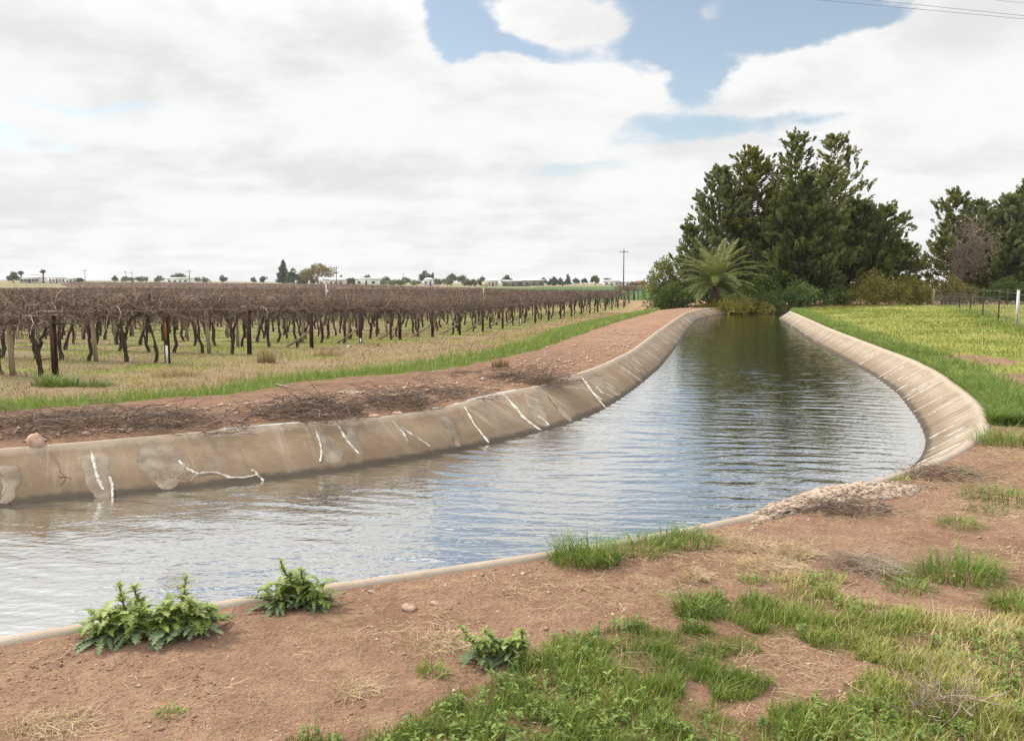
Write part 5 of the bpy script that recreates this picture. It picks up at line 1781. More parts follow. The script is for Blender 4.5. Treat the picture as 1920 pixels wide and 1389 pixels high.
# ---- rocks, slab, brush piles
def rock(name, label, cat, px, py, size, seed, mat, flat=.65, group=None, rz=0.0):
    r = np.random.default_rng(seed)
    p = on(px, py)
    u = np.linspace(0, 2 * math.pi, 15)[:-1]; v = np.linspace(-1.2, 1.5, 8)
    k1 = r.normal(size=(5, 3)); k1 /= np.linalg.norm(k1, axis=1, keepdims=True); dd = r.uniform(.42, .8, 5)
    U, Vv = np.meshgrid(u, v, indexing='ij')
    d = np.stack((np.cos(U) * np.cos(Vv), np.sin(U) * np.cos(Vv), np.sin(Vv)), -1)
    rr = np.ones(U.shape)
    for q, w in zip(k1, dd):
        dot = d @ q
        rr = np.where(dot > 1e-3, np.minimum(rr, w / np.maximum(dot, 1e-3)), rr)
    rr *= 1 + .06 * r.normal(size=U.shape)
    S = np.broadcast_to(np.asarray(size, float), (3,))
    q = (d * rr[..., None] * S * .5)
    q[..., 2] += S[2] * .5 * .35
    n1_, n2_ = 14, 8
    i = np.arange(n1_)[:, None]; j = np.arange(n2_ - 1)[None, :]
    Q = np.stack((i * n2_ + j, ((i + 1) % n1_) * n2_ + j, ((i + 1) % n1_) * n2_ + j + 1, i * n2_ + j + 1), -1).reshape(-1, 4)
    Vt = np.vstack([q.reshape(-1, 3), q[:, -1].mean(0)[None]])
    T_ = np.stack((np.arange(n1_) * n2_ + n2_ - 1, ((np.arange(n1_) + 1) % n1_) * n2_ + n2_ - 1, np.full(n1_, n1_ * n2_)), -1)
    o = link(name, mesh(name, Vt, [Q, T_], mat, False), p, None, rz)
    return tag(o, label, cat, group)


rock('rock', 'pinkish angular rock on the far bank at the left edge', 'rock', 70, 834, (.21, .17, .17), 23, m_rock)
m_block = plain('sandstone', (0.40, 0.30, 0.19), (0.50, 0.39, 0.26), 20, bmp=.01)
rock('rock', 'flat pale yellowish slab of stone among the brush pile', 'rock', 738, 745, (.26, .2, .12), 4, m_block)
rock('rock', 'reddish flat stone on the far lip under the brush pile', 'rock', 700, 782, (.18, .16, .07), 5, m_rock)
rock('rock', 'second reddish stone close to the far lip', 'rock', 745, 778, (.16, .14, .07), 6, m_rock)
rock('rock', 'whitish stone on bare soil above the far wall at left centre', 'rock', 362, 769, (.15, .12, .05), 7, m_slab)
rock('rock', 'small whitish stone to the right of the larger whitish one', 'rock', 427, 770, (.09, .08, .05), 8, m_slab)
rock('rock', 'chalky white lump lying along the green strip edge', 'rock', 660, 737, (.45, .2, .06), 9, m_slab, rz=-.2)
rock('rock', 'grey stone beside the near lip, lower middle', 'rock', 698, 1110, (.05, .04, .02), 10, m_stone)
rock('soil_clod', 'crumbly dark red soil clod on the near bank', 'clod', 768, 1143, (.09, .07, .05), 11, m_rock)
rock('soil_clod', 'smaller dark red clod right of the crumbly one', 'clod', 816, 1133, (.07, .05, .03), 12, m_rock)
rock('rock', 'white stone by the end post brace at the fourth gap', 'rock', 653, 651, (.13, .1, .1), 13, m_white)
rock('rock', 'dark lump of earth between the fourth and fifth end posts', 'rock', 708, 650, (.16, .14, .14), 14, m_bark)
rock('rock', 'pale stone at the lower end of the rough concrete slab', 'rock', 1408, 992, (.06, .05, .03), 15, m_slab)
rock('rock', 'chunk of broken concrete at the left tip of the rough slab', 'rock', 1425, 966, (.12, .09, .08), 16, m_slab)
rock('rock', 'loose chunk of concrete near the right end of the slab', 'rock', 1655, 948, (.06, .05, .04), 17, m_slab)

# rough spill of concrete at the bend
r = np.random.default_rng(160)
SP = poly_on([(1412, 972), (1425, 955), (1470, 938), (1530, 918), (1600, 905), (1680, 905), (1728, 914), (1712, 928), (1660, 936), (1600, 940), (1540, 952), (1480, 965), (1440, 975)])
sc_ = SP[:, :2].mean(0)
outl = resample(np.vstack([SP[:, :2], SP[:1, :2]]), 121)[:-1]
rings = []
FS = (1.02, 1.0, .95, .88, .80, .7, .6, .5, .4, .3, .2, .1)
for f in FS:
    q = sc_ + (outl - sc_) * f
    q = q + .030 * (np.stack((fbm(q[:, 0] * 14, q[:, 1] * 14, 161), fbm(q[:, 0] * 14, q[:, 1] * 14, 162)), -1) - .5) * 2
    z = gz(q[:, 0], q[:, 1]) * 0 + {1.02: -.04, 1.0: .0, .95: .012}.get(f, .020) + (.030 * (fbm(q[:, 0] * 10, q[:, 1] * 10, 163) - .5) + .022 * (vnoise(q[:, 0] * 55, q[:, 1] * 55, 164) - .5) if f < 1 else 0)
    rings.append(np.c_[q, z])
nr = 120
i = np.arange(nr); j = (i + 1) % nr
Q = np.vstack([np.stack((i + k_ * nr, j + k_ * nr, j + (k_ + 1) * nr, i + (k_ + 1) * nr), -1) for k_ in range(11)])
Vt = np.vstack(rings + [np.r_[sc_, .034][None]])
T_ = np.stack((i + 11 * nr, j + 11 * nr, np.full(nr, 12 * nr)), -1)
org = np.r_[sc_, 0.0]
o = link('concrete_slab', mesh('concrete_slab', Vt - org, [Q, T_], m_slab, False), org)
tag(o, 'rough pale lump of spilled concrete on the near lip below the bend', 'slab')
x = r.uniform(SP[:, 0].min() - .25, SP[:, 0].max() + .2, 2600); y = r.uniform(SP[:, 1].min() - .3, SP[:, 1].max() + .1, 2600)
m_ = in_poly(x, y, sc_ + (SP[:, :2] - sc_) * 1.18) & (-sdist(x, y, RTOP[::3]) > -.05)
x, y = x[m_], y[m_]
V, T_ = pebbles(x, y, r.gamma(1.6, .005, len(x)) + .003, r)
V[:, 2] += np.repeat(.030 * in_poly(x, y, sc_ + (SP[:, :2] - sc_) * .93), 7)
o = link('concrete_crumbs', mesh('concrete_crumbs', V, T_, m_slab)); tag(o, 'crumbled concrete and grit on and round the rough slab', 'rubble', kind='stuff')


def brush(name, label, px, py, wid, hgt, n, seed, mat=m_twig, L=(.15, .5), rad_=.0042, pale=.14, flat=.24, deep=.7, group=None):
    r = np.random.default_rng(seed)
    p = on(px, py)
    a = r.uniform(0, 6.28, n); q = np.sqrt(r.random(n))
    x, y = wid * .5 * q * np.cos(a), wid * .5 * deep * q * np.sin(a)
    z = gz(p[0] + x, p[1] + y) - p[2] + hgt * (1 - q ** 2) * r.random(n)
    Ln_ = r.uniform(*L, n)
    V, Q = sticks(np.stack((x, y, z), -1), Ln_, rad_ * r.uniform(.4, 1.2, n), r, 0, flat, 4, 3, .45)
    o = thing(name, label, 'brush', p, group)
    npale = int(n * pale)
    kv, kq = 4 * 3, 3 * 3
    link('twigs', mesh('twigs', V[npale * kv:], Q[npale * kq:] - npale * kv, mat), (0, 0, 0), o)
    if npale:
        link('pale_twigs', mesh('pale_twigs', V[:npale * kv], Q[:npale * kq], m_twigp), (0, 0, 0), o)
    return o


BG = 'piles of dead brush on the far bank'
brush('brush_pile', 'dense heap of dark dead brush above the middle of the far wall', 585, 778, 1.25, .22, 360, 1, group=BG, rad_=.005)
brush('brush_pile', 'dead brush pile around the pale stone on the far bank', 750, 760, .9, .17, 210, 2, group=BG, rad_=.005)
brush('brush_pile', 'thin dead branches lying right of the pale stone', 870, 742, 1.1, .06, 100, 3, group=BG, L=(.2, .6))
brush('brush_pile', 'spiny dead bush hanging over the lip at the bulge of the wall', 985, 712, 1.1, .12, 170, 4, group=BG, rad_=.005)
brush('brush_pile', 'low litter of dead prunings at the left edge of the far bank', 60, 800, 1.5, .05, 260, 5, group=BG, L=(.15, .6))
brush('brush_pile', 'low litter of dark twigs left of the forked stick', 230, 790, 1.6, .04, 240, 6, group=BG, L=(.15, .6))
brush('brush_pile', 'twig litter at the lip below the forked stick', 370, 800, 1.2, .03, 150, 7, group=BG, L=(.15, .5))
brush('brush_pile', 'grey-brown twig tangle on the far lip near the graffiti streaks', 1035, 722, .8, .08, 130, 8, group=BG, L=(.3, .8))
brush('dry_stalks', 'bleached pale grass stalks lying flat in the straw at right centre', 1620, 1063, .38, .05, 230, 9, m_twigp, (.08, .26), .0022, 0, .12)
brush('brush_pile', 'dark dead twigs caught along the rough concrete slab', 1590, 958, .62, .06, 330, 10, m_twig, (.06, .25), .0022, .2, .25, .5)
brush('brush_pile', 'grey dead twigs beside the lip at the canal bend', 1760, 893, .7, .05, 240, 11, m_twig, (.08, .3), .0025, .3, .2)
brush('straw_clump', 'small golden heap of dry straw on the bare soil', 1300, 1088, .13, .05, 160, 12, m_straw, (.03, .1), .0016, 0, .5)
brush('straw_clump', 'golden straw heap near the middle of the near bank', 1495, 1045, .22, .06, 260, 13, m_straw, (.03, .12), .0016, 0, .5)
brush('straw_clump', 'flat straw mat left of the bleached stalks', 1440, 1060, .45, .03, 330, 14, m_straw, (.05, .15), .0014, 0, .15)
brush('straw_clump', 'straw mat in the upper left of the straw area on the near bank', 1400, 1022, .35, .03, 260, 15, m_straw, (.05, .14), .0014, 0, .15)
brush('straw_clump', 'dry straw tangle on the soil in the lower left', 670, 1295, .16, .02, 150, 16, m_straw, (.03, .12), .0012, 0, .15)
brush('straw_clump', 'pale straw litter at the lower left corner', 100, 1360, .3, .02, 200, 17, m_straw, (.03, .12), .0012, 0, .12)
brush('straw_clump', 'straw litter between the lower weeds and the bare soil', 830, 1205, .30, .02, 260, 18, m_straw, (.03, .14), .0012, 0, .12)
brush('straw_clump', 'tuft of bleached dead grass in the lower right turf', 1770, 1340, .26, .09, 90, 19, m_twigp, (.06, .18), .0025, 0, .7)
brush('dead_weed', 'spidery dead weed stuck on the far wall above the water', 322, 902, .34, .06, 50, 20, m_twigp, (.08, .2), .003, 0, .7)

# forked pale stick and a loose stick
def stick(name, label, pts, rad_, mat):
    p0 = on(*pts[0])
    q = np.array([on(a, b_) for a, b_ in pts])
    q[:, 2] += np.linspace(.02, .05, len(q))
    m = MB(); m.tube(q - p0, np.linspace(rad_, rad_ * .5, len(q)), 5)
    return tag(link(name, m.build(name, mat), p0), label, 'stick')


stick('fallen_stick', 'pale bare stick lying against the green strip', [(517, 722), (530, 727), (546, 732)], .016, m_twigp)
p0 = on(403, 797)
m = MB(); m.tube([(0, 0, 0), (-.06, .02, .10), (-.14, .03, .20)], [.012, .009, .005], 5); m.tube([(0, 0, 0), (.10, .02, .09), (.24, .03, .20), (.28, .03, .26)], [.013, .01, .007, .004], 5); m.tube([(.1, .02, .09), (.12, .0, .18)], [.008, .004], 5)
tag(link('forked_stick', m.build('forked_stick', m_twigp), p0), 'pale forked stick standing up from the far bank litter', 'stick')
# litter of twigs on the far bank
n = 9000
r = np.random.default_rng(171)
fi_ = r.uniform(25, NL * .72, n); of = .18 + 2.0 * r.random(n) ** 1.3
x = np.interp(fi_, np.arange(NL), LTOP[:, 0]) + np.interp(fi_, np.arange(NL), Ln[:, 0]) * of; y = np.interp(fi_, np.arange(NL), LTOP[:, 1]) + np.interp(fi_, np.arange(NL), Ln[:, 1]) * of
cl = fbm(x * .9, y * .9, 172)
m_ = (y > 6) & (y < 15.5) & (x > -9) & (r.random(n) < np.clip((cl - .36) * 4, 0, 1) * (1 - .6 * sstep(-1.5, 1.5, x))) & ~in_poly(x, y, STRIP[:, :2])
x, y = x[m_], y[m_]
V, Q = sticks(np.stack((x, y, gz(x, y)), -1), r.uniform(.06, .4, len(x)), r.uniform(.0015, .0048, len(x)), r, .008, .12, 4, 3, .4)
o = link('twig_litter', mesh('twig_litter', V, Q, m_twig)); tag(o, 'dark dead twigs and vine prunings strewn over the far bank', 'twigs', kind='stuff')


# ------------------------------------------------------------------ wire fence on the right
m_picket = plain('brown_picket', (0.060, 0.038, 0.030), (0.11, 0.075, 0.058), 12, 0.8)
m_galv = plain('galvanised_post', (0.42, 0.43, 0.44), (0.55, 0.56, 0.57), 7, 0.5, metal=.3)
m_oldwood = plain('weathered_post', (0.20, 0.15, 0.12), (0.34, 0.28, 0.23), 10, 0.9, (1, 1, .3))
FA, FB = A(1906, 612, 28.0), A(1749, 566, 57.0)
FA[2], FB[2] = float(gz(FA[0], FA[1])), float(gz(FB[0], FB[1]))
fpx = [1763, 1779, 1797, 1818, 1842, 1872]
FH = 1.12


def fence_at(px):
    a = (px - 960) / FPX
    t = (a * FA[1] - FA[0]) / ((FB[0] - FA[0]) - a * (FB[1] - FA[1]))
    p = FA + (FB - FA) * t
    p[2] = float(gz(p[0], p[1])); return p


for i, px in enumerate(fpx):
    p = fence_at(px)
    m = MB(); m.box((0, 0, .58), (.045, .012, 1.22)); m.box((0, .022, .58), (.010, .032, 1.22))
    o = link('fence_picket', m.build('fence_picket', m_picket), p, None, 1.1)
    tag(o, 'slim brown steel fence picket, %s from the weathered corner post' % ORD[i], 'fence post', 'steel pickets of the wire fence')
m = MB(); m.tube([(0, 0, -.1), (0, 0, 1.2)], [.045, .045], 12); m.tube([(0, 0, 1.2), (0, 0, 1.225)], [.050, .044], 12)
tag(link('fence_post', m.build('fence_post', m_galv), FA), 'pale galvanised round fence post near the right edge', 'fence post')
m = MB(); m.tube([(0, 0, -.1), (.01, 0, .6), (0.03, 0, 1.20)], [.085, .08, .075], 10)
tag(link('fence_post', m.build('fence_post', m_oldwood), FB), 'weathered timber corner post at the far left end of the fence', 'fence post')
dirF = FB - FA
FC = FA - dirF * .55; FC[2] = float(gz(FC[0], FC[1]))
m = MB()
tt = np.linspace(-.55, 1, 40)
line = FA[None] + dirF[None] * tt[:, None]
line[:, 2] = gz(line[:, 0], line[:, 1])
for hz_, rr_ in ((.12, .0035), (.28, .0035), (.44, .0035), (.60, .0035), (.78, .004), (1.10, .005)):
    m.tube(line - FA + np.array([0, 0, hz_]), rr_, 3, False)
nv = 190
tv = np.linspace(-.5, .995, nv)
pv = FA[None] + dirF[None] * tv[:, None]; pv[:, 2] = gz(pv[:, 0], pv[:, 1])
Pq = np.stack((pv - FA + np.array([0, 0, .1]), pv - FA + np.array([0, 0, .45]), pv - FA + np.array([0, 0, .78])), 1)
V, Q = tubes(Pq, np.full((nv, 3), .0032), 3); m.add(V, Q)
tag(link('wire_mesh', m.build('wire_mesh', m_wire), FA), 'see-through wire netting strung along the fence posts', 'fence wire')
# second fence line at the back of the paddock
g0, g1 = FB + np.r_[0.3, .2, 0], A(1990, 562, 47.0)
g1[2] = float(gz(g1[0], g1[1]))
m = MB()
tt = np.linspace(0, 1, 14)
line = g0[None] + (g1 - g0)[None] * tt[:, None]; line[:, 2] = gz(line[:, 0], line[:, 1])
for hz_ in (.3, .7, 1.1):
    m.tube(line - g0 + np.array([0, 0, hz_]), .004, 3, False)
tag(link('wire_strands', m.build('wire_strands', m_wire), g0), 'wire strands of the back paddock fence', 'fence wire')
for i, t in enumerate((.35, .62, .86)):
    p = g0 + (g1 - g0) * t; p[2] = float(gz(p[0], p[1]))
    m = MB(); m.box((0, 0, .58), (.06, .014, 1.25)); m.box((0, .024, .58), (.012, .034, 1.25))
    tag(link('fence_picket', m.build('fence_picket', m_picket), p), 'brown picket of the back paddock fence, %s from its left end' % ORD[i], 'fence post', 'pickets of the back paddock fence')

# weeds along the foot of the fence
r = np.random.default_rng(201)
t = r.uniform(-.5, 1.02, 9000)
x = FA[0] + dirF[0] * t + r.normal(0, .4, 9000) - .1; y = FA[1] + dirF[1] * t + r.normal(0, .5, 9000)
cl = fbm(x * .9, y * .9, 202)
m_ = r.random(9000) < np.clip(cl * 2.4 - .5, .1, 1); x, y, cl = x[m_], y[m_], cl[m_]
scatter_grass('fence_weeds', 'tall tangled green weeds growing along the foot of the wire fence', 'weeds', np.stack((x, y, gz(x, y) - .01), -1), r.uniform(.05, .22, len(x)) * (.4 + cl), np.full(len(x), .022), m_grassD, r, (.2, .9), 3, np.clip(r.normal(.38, .2, len(x)), 0, 1))
x = r.uniform(15.5, 30, 9000); y = r.uniform(50.0, 57, 9000)
m_ = sdist(x, y, RTOP[::3]) < -.2; x, y = x[m_], y[m_]
scatter_grass('tall_verge_grass', 'tall rough grass on the verge in front of the shrubs', 'grass', np.stack((x, y, gz(x, y) - .01), -1), r.uniform(.10, .38, len(x)), np.full(len(x), .03), m_grassD, r, (.2, .8), 2, np.clip(r.normal(.6, .2, len(x)), 0, 1))
# orange fallen leaves on the lawn
m_orleaf = plain('orange_leaf', (0.45, 0.16, 0.04), (0.32, 0.12, 0.05), 9)
c0 = on(1640, 576)
n = 480
x = c0[0] + r.normal(0, 2.6, n); y = c0[1] + r.normal(0, 1.7, n)
V, Q, _ = leafquads(np.stack((x, y, gz(x, y) + .06), -1), np.stack((r.normal(size=n), r.normal(size=n), .1 * r.normal(size=n)), -1), .11, .08, r, np.zeros(n))
tag(link('fallen_leaves', mesh('fallen_leaves', V, Q, m_orleaf)), 'orange fallen leaves on the far end of the lawn', 'leaves', kind='stuff')

# ------------------------------------------------------------------ the horizon
m_tree1 = leafmat('far_tree_green', [(0.0, (0.035, 0.050, 0.026)), (0.5, (0.070, 0.092, 0.048)), (1.0, (0.115, 0.14, 0.075))], .15)
m_tree2 = leafmat('far_tree_golden', [(0.0, (0.09, 0.075, 0.02)), (0.5, (0.22, 0.175, 0.05)), (1.0, (0.36, 0.28, 0.08))], .2)
m_tree3 = leafmat('far_tree_olive', [(0.0, (0.06, 0.07, 0.025)), (0.5, (0.13, 0.14, 0.05)), (1.0, (0.20, 0.20, 0.08))], .15)
m_wallw = plain('white_wall', (0.62, 0.61, 0.58), (0.72, 0.71, 0.68), 2)
m_wallc = plain('cream_wall', (0.52, 0.46, 0.34), (0.60, 0.54, 0.42), 2)
m_roofw = plain('pale_metal_roof', (0.62, 0.63, 0.64), (0.72, 0.72, 0.72), 3, .5)
m_rooft = plain('red_tile_roof', (0.24, 0.12, 0.085), (0.32, 0.17, 0.12), 4)
m_shedg = plain('olive_shed_wall', (0.155, 0.150, 0.095), (0.20, 0.19, 0.125), 1.5, .6, (12, 1, .1))
m_win = plain('dark_window', (0.03, 0.035, 0.04), (0.06, 0.065, 0.07), 3, .3)
m_pole = plain('timber_pole', (0.10, 0.082, 0.068), (0.17, 0.14, 0.12), 6, .9, (1, 1, .2))


def base_y(px, Y):
    x = (px - 960) / FPX * Y
    return x, float(gz(x, Y))


FT = 'trees along the horizon'


def far_tree(label, px, py_top, wpx, Y, seed, mat, n=900, shape='round', group=FT):
    r = np.random.default_rng(seed)
    x, z0 = base_y(px, Y)
    H = max(A(px, py_top, Y)[2] - z0, 2.0); RW = wpx / 2 / FPX * Y
    o = thing('distant_tree', label, 'tree', (x, Y, z0), group)
    bl = []
    if shape == 'round':
        for i in range(9):
            u = r.uniform(-1, 1); s = RW * r.uniform(.32, .5)
            bl.append((u * (RW - s * .6), r.uniform(-.4, .4) * RW, H * r.uniform(.45, .78) * (1 - .2 * abs(u)), s, s, min(s * .9, H * .25)))
        bl.append((0, 0, H * .80, RW * .45, RW * .45, H * .2))
    elif shape == 'cone':
        for i in range(10):
            f = (i + .5) / 10; s = RW * (1.0 - f) * .75 + .12 * RW
            bl.append((r.normal(0, .12) * RW, 0, H * (.14 + .82 * f), s, s, H * .09))
    elif shape == 'low':
        for i in range(11):
            u = r.uniform(-1, 1); s = RW * r.uniform(.15, .28)
            bl.append((u * (RW - s * .5), r.uniform(-.3, .3) * RW, H * r.uniform(.35, .62), s, s, H * r.uniform(.3, .4)))
    lf = max(.45, .0016 * Y)
    c_, d_, t_ = cloud_crown(r, bl, n, lf, .2, .45)
    s = lf * r.uniform(.7, 1.4, len(c_))
    V, Q, cc = leafquads(c_, d_, s * 1.2, s * .7, r, t_)
    m = MB(); m.tube([(0, 0, -.3), (.05 * H * r.normal(), 0, H * .35), (0, 0, H * .75)], [.030 * H, .022 * H, .01 * H], 6)
    link('trunk', m.build('trunk', m_trunk), (0, 0, 0), o)
    link('crown', mesh('crown', V, Q, mat, False, {'tint': cc}), (0, 0, 0), o)


far_tree('tall dark pine on the left horizon beside the golden tree', 533, 487, 36, 430, 1, m_tree1, 2600, 'cone')
far_tree('dark round tree between the tall pine and the golden tree', 552, 503, 26, 435, 2, m_tree1, 1000)
far_tree('broad golden leaved tree above the small white house', 600, 493, 72, 440, 3, m_tree2, 3200)
far_tree('small dark tree in front of the foot of the tall pine', 543, 516, 22, 425, 4, m_tree1, 600)
far_tree('rounded grey-green tree by the leftmost farmhouse', 31, 509, 24, 500, 5, m_tree1, 900)
far_tree('grey tree with a pointed top right of the leftmost pair of poles', 340, 511, 34, 640, 6, m_tree1, 900)
far_tree('dark feathery tree at the middle of the horizon', 798, 507, 22, 560, 7, m_tree1, 900)
far_tree('small pointed conifer right of the dark feathery tree', 812, 511, 12, 560, 8, m_tree1, 500, 'cone')
far_tree('yellow-green rounded tree above the orchard row', 848, 512, 20, 600, 9, m_tree3, 800)
far_tree('brownish green tree right of the yellow-green one', 868, 516, 26, 620, 10, m_tree3, 800)
far_tree('dark tree behind the olive green shed', 950, 515, 20, 600, 11, m_tree1, 700)
far_tree('grey-green tree right of the olive green shed', 1038, 519, 16, 560, 12, m_tree1, 600)
far_tree('tall thin topped tree right of the shed', 1064, 514, 16, 600, 13, m_tree1, 600, 'cone')
far_tree('grey rounded tree left of the yellow-green pair', 1079, 521, 14, 590, 14, m_tree1, 500)
far_tree('golden green tree near the large power pole', 1115, 516, 20, 520, 15, m_tree3, 900)
far_tree('dark tree left of the golden green tree near the pole', 1095, 521, 12, 540, 16, m_tree1, 400)
far_tree('round olive bush at the foot of the large power pole', 1186, 528, 13, 480, 17, m_tree3, 400)
far_tree('dark slim tree at the horizon left of the white shed', 640, 516, 12, 560, 18, m_tree1, 300, 'cone')
far_tree('small round tree between pole and pine on the left', 497, 517, 18, 600, 19, m_tree1, 400)
far_tree('pale brown bare tree on the left horizon', 478, 519, 14, 600, 20, m_tree3, 300)
far_tree('pair of small trees left of centre on the horizon', 420, 516, 18, 640, 21, m_tree1, 400)
far_tree('dark shrubby tree right of the farmhouse with the white roof', 155, 521, 18, 490, 22, m_tree1, 400)
for i, (px, top, w, lab) in enumerate([(220, 516, 14, 'small tree at the left end of the long tree line'), (240, 518, 30, 'low tree in the tree line left of the twin poles'), (270, 518, 26, 'low tree in the tree line right of the twin poles'),
                                       (303, 517, 20, 'low tree in the tree line before the grey pointed tree'), (382, 518, 30, 'low tree right of the cross-armed pole on the left'), (690, 515, 22, 'tree above the white shed'), (725, 518, 18, 'small tree right of the white shed'),
                                       (760, 519, 26, 'small tree between the white shed and the dark feathery tree'), (905, 518, 20, 'small dark tree left of the cream building'), (1018, 520, 14, 'small dark tree behind the right end of the olive shed'),
                                       (1050, 521, 12, 'small tree between two taller ones right of the shed'), (1140, 521, 22, 'brownish tree above the white sheds near the large pole')]):
    far_tree(lab, px, top, w, 620, 40 + i, m_tree1 if i % 3 else m_tree3, 420)
for i, (x0, x1, top, Y, lab) in enumerate([(560, 598, 520, 455, 'clipped green hedge below the golden tree'), (645, 668, 520, 470, 'green hedge left of the white shed'), (708, 792, 522, 520, 'long orchard row right of the white shed'),
                                           (812, 880, 521, 540, 'grey-green olive orchard row at the centre of the horizon'), (870, 905, 523, 500, 'dark citrus trees right of the olive row'), (1020, 1060, 526, 560, 'dark hedge right of the olive shed')]):
    far_tree(lab, (x0 + x1) / 2, top, x1 - x0, Y, 70 + i, m_tree3 if i != 5 else m_tree1, 1500, 'low', group='hedges and orchard rows on the horizon')


def tall_palm(label, px, top, Y, seed):
    r = np.random.default_rng(seed)
    x, z0 = base_y(px, Y); H = A(px, top, Y)[2] - z0
    o = thing('distant_palm', label, 'palm tree', (x, Y, z0), 'palms on the left horizon')
    m = MB(); m.tube([(0, 0, 0), (.1, 0, H * .5), (0, 0, H * .9)], [.5, .38, .35], 7); link('trunk', m.build('trunk', m_trunk), (0, 0, 0), o)
    n = 160
    d = r.normal(size=(n, 3)); d /= np.linalg.norm(d, axis=1, keepdims=True); d[:, 2] = d[:, 2] * .8
    V, Q, c = leafquads(np.array([0, 0, H * .88]) + d * r.uniform(.4, 1.5, (n, 1)), d, 1.5, .4, r, r.random(n))
    link('crown', mesh('crown', V, Q, m_tree1, False, {'tint': c}), (0, 0, 0), o)


tall_palm('short stout palm above the leftmost farmhouse', 86, 506, 500, 1)
tall_palm('thin palm left of the stout palm', 45, 509, 520, 2)


def building(label, px0, px1, py_top, py_eave, Y, wall, roof, depth=8.0, cat='house', windows=4, gable=True, name='farmhouse', veranda=False):
    x0, z0 = base_y(px0, Y); x1, _ = base_y(px1, Y)
    ze = A(px0, py_eave, Y)[2] - z0; zt = A(px0, py_top, Y)[2] - z0
    w = x1 - x0
    o = thing(name, label, cat, ((x0 + x1) / 2, Y, z0))
    m = MB(); m.box((0, depth / 2, ze / 2 - .2), (w, depth, ze + .4)); link('wall', m.build('wall', wall), (0, 0, 0), o)
    e = .4
    V = [(-w / 2 - e, -e, ze), (w / 2 + e, -e, ze), (w / 2 + e, depth + e, ze), (-w / 2 - e, depth + e, ze)]
    if gable:
        hipx = min(w * .18, depth * .4)
        V += [(-w / 2 + hipx, depth / 2, zt), (w / 2 - hipx, depth / 2, zt)]
        F = [np.array([(0, 1, 5, 4), (2, 3, 4, 5), (0, 3, 2, 1)]), np.array([(1, 2, 5), (3, 0, 4)])]
    else:
        V += [(-w / 2 - e, -e, zt), (w / 2 + e, -e, zt), (w / 2 + e, depth + e, zt + .3), (-w / 2 - e, depth + e, zt + .3)]
        F = [np.array([(0, 3, 2, 1), (4, 5, 6, 7), (0, 1, 5, 4), (1, 2, 6, 5), (2, 3, 7, 6), (3, 0, 4, 7)])]
    link('roof', mesh('roof', np.array(V) + np.array([0, 0, .004]), F, roof), (0, 0, 0), o)
    for i in range(windows):
        xx = -w / 2 + w * (i + .5) / windows
        m = MB()
        if i == windows // 2:
            m.box((xx, -.03, ze * .40), (1.0, .08, ze * .78)); link('door', m.build('door', m_win), (0, 0, 0), o)
        else:
            m.box((xx, -.03, ze * .55), (min(1.6, w / windows * .5), .08, ze * .36)); link('window', m.build('window', m_win), (0, 0, 0), o)
    if veranda:
        m = MB(); m.box((0, -1.6, ze * .86), (w * 1.05, 2.6, .12)); link('veranda_roof', m.build('veranda_roof', roof), (0, 0, 0), o)
    return o


building('low white roofed farmhouse with veranda at the far left horizon', 42, 78, 517, 521, 500, m_wallw, m_roofw, 9, windows=5, veranda=True)
building('red-brown roofed farmhouse behind the white roofed one, far left', 55, 74, 515, 520, 520, m_wallc, m_rooft, 9, windows=3)
building('pale bungalow right of the short stout palm, far left', 96, 126, 518, 521, 505, m_wallw, m_roofw, 9, windows=5)
building('small white cottage right of the pale bungalow', 128, 146, 519, 522, 495, m_wallw, m_roofw, 7, windows=3)
building('white roofed cream house under the golden tree', 600, 645, 520, 526, 430, m_wallc, m_roofw, 10, windows=5)
building('plain boxy white shed right of the golden tree', 668, 708, 522, 524, 440, m_wallw, m_roofw, 10, 'shed', 3, False, 'farm_shed')
building('long low white building behind the vines, left of centre', 316, 356, 521, 523, 560, m_wallw, m_roofw, 8, 'shed', 4, False, 'farm_shed')
building('small white house left of the olive orchard row', 795, 812, 521, 525, 520, m_wallw, m_roofw, 8, windows=2)
building('long olive green shed, taller right half', 982, 1020, 525, 526, 525, m_shedg, m_roofw, 14, 'shed', 3, False, 'farm_shed')
building('long olive green shed, lower left half with white roof edge', 942, 981, 526, 527.5, 527, m_shedg, m_roofw, 14, 'shed', 3, False, 'farm_shed')
building('cream and brown building left of the olive green shed', 908, 934, 523, 527, 520, m_wallc, m_roofw, 8, windows=4)
building('white shed left of the large power pole', 1132, 1160, 526, 528, 520, m_wallw, m_roofw, 8, 'shed', 3, False, 'farm_shed')
building('low white shed right of the large power pole', 1163, 1180, 527, 530, 520, m_wallw, m_roofw, 8, 'shed', 2, False, 'farm_shed')
building('red roofed brick house by the bushy tree', 1190, 1212, 526, 530, 500, m_rooft, m_rooft, 8, windows=2)


def pole(label, px, top, Y, arm=2.2, rad_=.16):
    x, z0 = base_y(px, Y); H = A(px, top, Y)[2] - z0
    o = thing('power_pole', label, 'power pole', (x, Y, z0), 'power poles on the plain')
    m = MB(); m.tube([(0, 0, -.5), (0, 0, H)], [rad_, rad_ * .7], 8); link('pole', m.build('pole', m_pole), (0, 0, 0), o)
    m = MB(); m.box((0, -.2, H - .75), (arm, .14, .16)); link('cross_arm', m.build('cross_arm', m_pole), (0, 0, 0), o)
    for s in (-.92, -.45, .45, .92):
        m = MB(); m.tube([(s * arm / 2, -.2, H - .68), (s * arm / 2, -.2, H - .42)], [.05, .07], 6); link('insulator', m.build('insulator', m_wallw), (0, 0, 0), o)
    return o


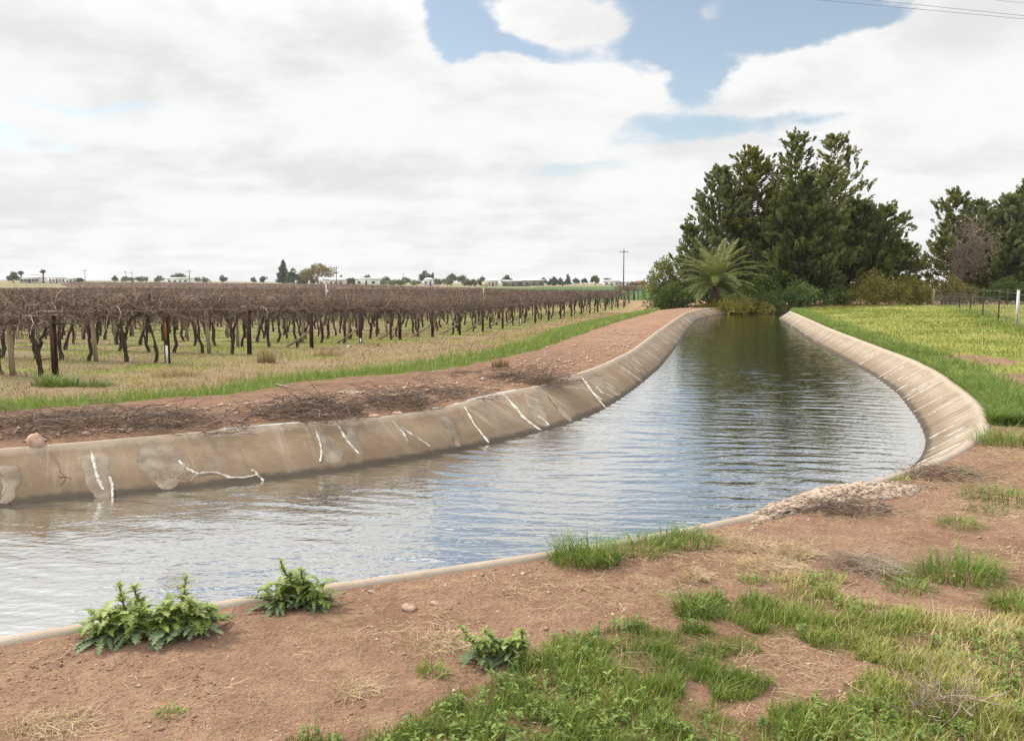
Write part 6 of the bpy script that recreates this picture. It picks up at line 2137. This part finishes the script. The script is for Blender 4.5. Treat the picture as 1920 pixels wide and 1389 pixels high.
pole('tallest power pole with cross arm, left of the conifer grove', 1168, 467, 215, 2.3, .17)
pole('power pole at the right side of the golden tree', 633, 499, 400, 2.6, .20)
pole('power pole in front of the tall dark pine', 541, 507, 400, 2.4, .20)
pole('power pole with wide cross arm on the left horizon', 359, 506, 420, 3.2, .19)
pole('power pole left of the twin poles on the left horizon', 164, 505, 460, 2.2, .18)
pole('left one of the twin poles on the left horizon', 240, 508, 480, 1.8, .18)
pole('right one of the twin poles on the left horizon', 252, 509, 480, 1.4, .18)
pole('power pole by the rounded tree at the far left', 28, 508, 480, 1.6, .18)
pole('thin pole right of the white shed', 758, 512, 620, 1.2, .18)

# thin stake with a box standing up from the vines
p = A(612, 565, 46.0); z0 = float(gz(p[0], 46.0)); H = A(612, 524, 46.0)[2] - z0
o = thing('weather_pole', 'thin grey metal pole with a small box rising from the vines', 'pole', (p[0], 46.0, z0))
m = MB(); m.tube([(0, 0, 0), (0, 0, H)], [.03, .025], 8); link('pole', m.build('pole', m_galv), (0, 0, 0), o)
m = MB(); m.box((.07, 0, H - .62), (.07, .06, .12)); link('box', m.build('box', m_white), (0, 0, 0), o)
m = MB(); m.box((0, 0, H), (.30, .05, .05)); m.box((-.12, 0, H + .06), (.05, .05, .08)); link('sensor_arm', m.build('sensor_arm', m_galv), (0, 0, 0), o)
# timber marker rising out of the vines at the right
p = A(908, 545, 75.0); z0 = float(gz(p[0], 75.0)); H = A(908, 533, 75.0)[2] - z0
m = MB(); m.tube([(-.25, 0, 0), (0, 0, H)], [.05, .04], 6); m.box((.05, 0, H), (.5, .06, .45))
tag(link('marker_post', m.build('marker_post', m_wallc), (p[0], 75.0, z0)), 'leaning stake with a cream board above the far vine rows', 'post')

# overhead power lines crossing the top right corner of the sky
m = MB()
for (a, b_) in (((1530, 0), (1920, 36)), ((1600, -3), (1920, 30)), ((1860, 0), (1920, 6))):
    p0, p1 = A(a[0], a[1], 62.0), A(b_[0], b_[1], 55.0)
    d = p1 - p0
    q = np.array([p0 + d * t for t in np.linspace(-4, 5, 30)])
    m.tube(q - np.array([40.0, 60, 20]), .011, 4, False)
tag(link('power_lines', m.build('power_lines', m_pole), (40, 60, 20)), 'three thin overhead power lines in the top right corner of the sky', 'power line')


# ------------------------------------------------------------------ thin haze over the plain
m_haze = bpy.data.materials.new('haze_air')
m_haze.use_nodes = True
nt = NT(m_haze.node_tree)
nt.n.clear()
pv = nt.node('ShaderNodeVolumePrincipled')
pv.inputs['Color'].default_value = (0.86, 0.90, 0.96, 1)
pv.inputs['Density'].default_value = 0.00013
pv.inputs['Anisotropy'].default_value = 0.2
mo = nt.node('ShaderNodeOutputMaterial')
nt.l.new(pv.outputs[0], mo.inputs['Volume'])
m = MB(); m.box((0, 1250, 10.0), (3400, 2800, 32.0))
tag(link('haze', m.build('haze', m_haze)), kind='stuff')
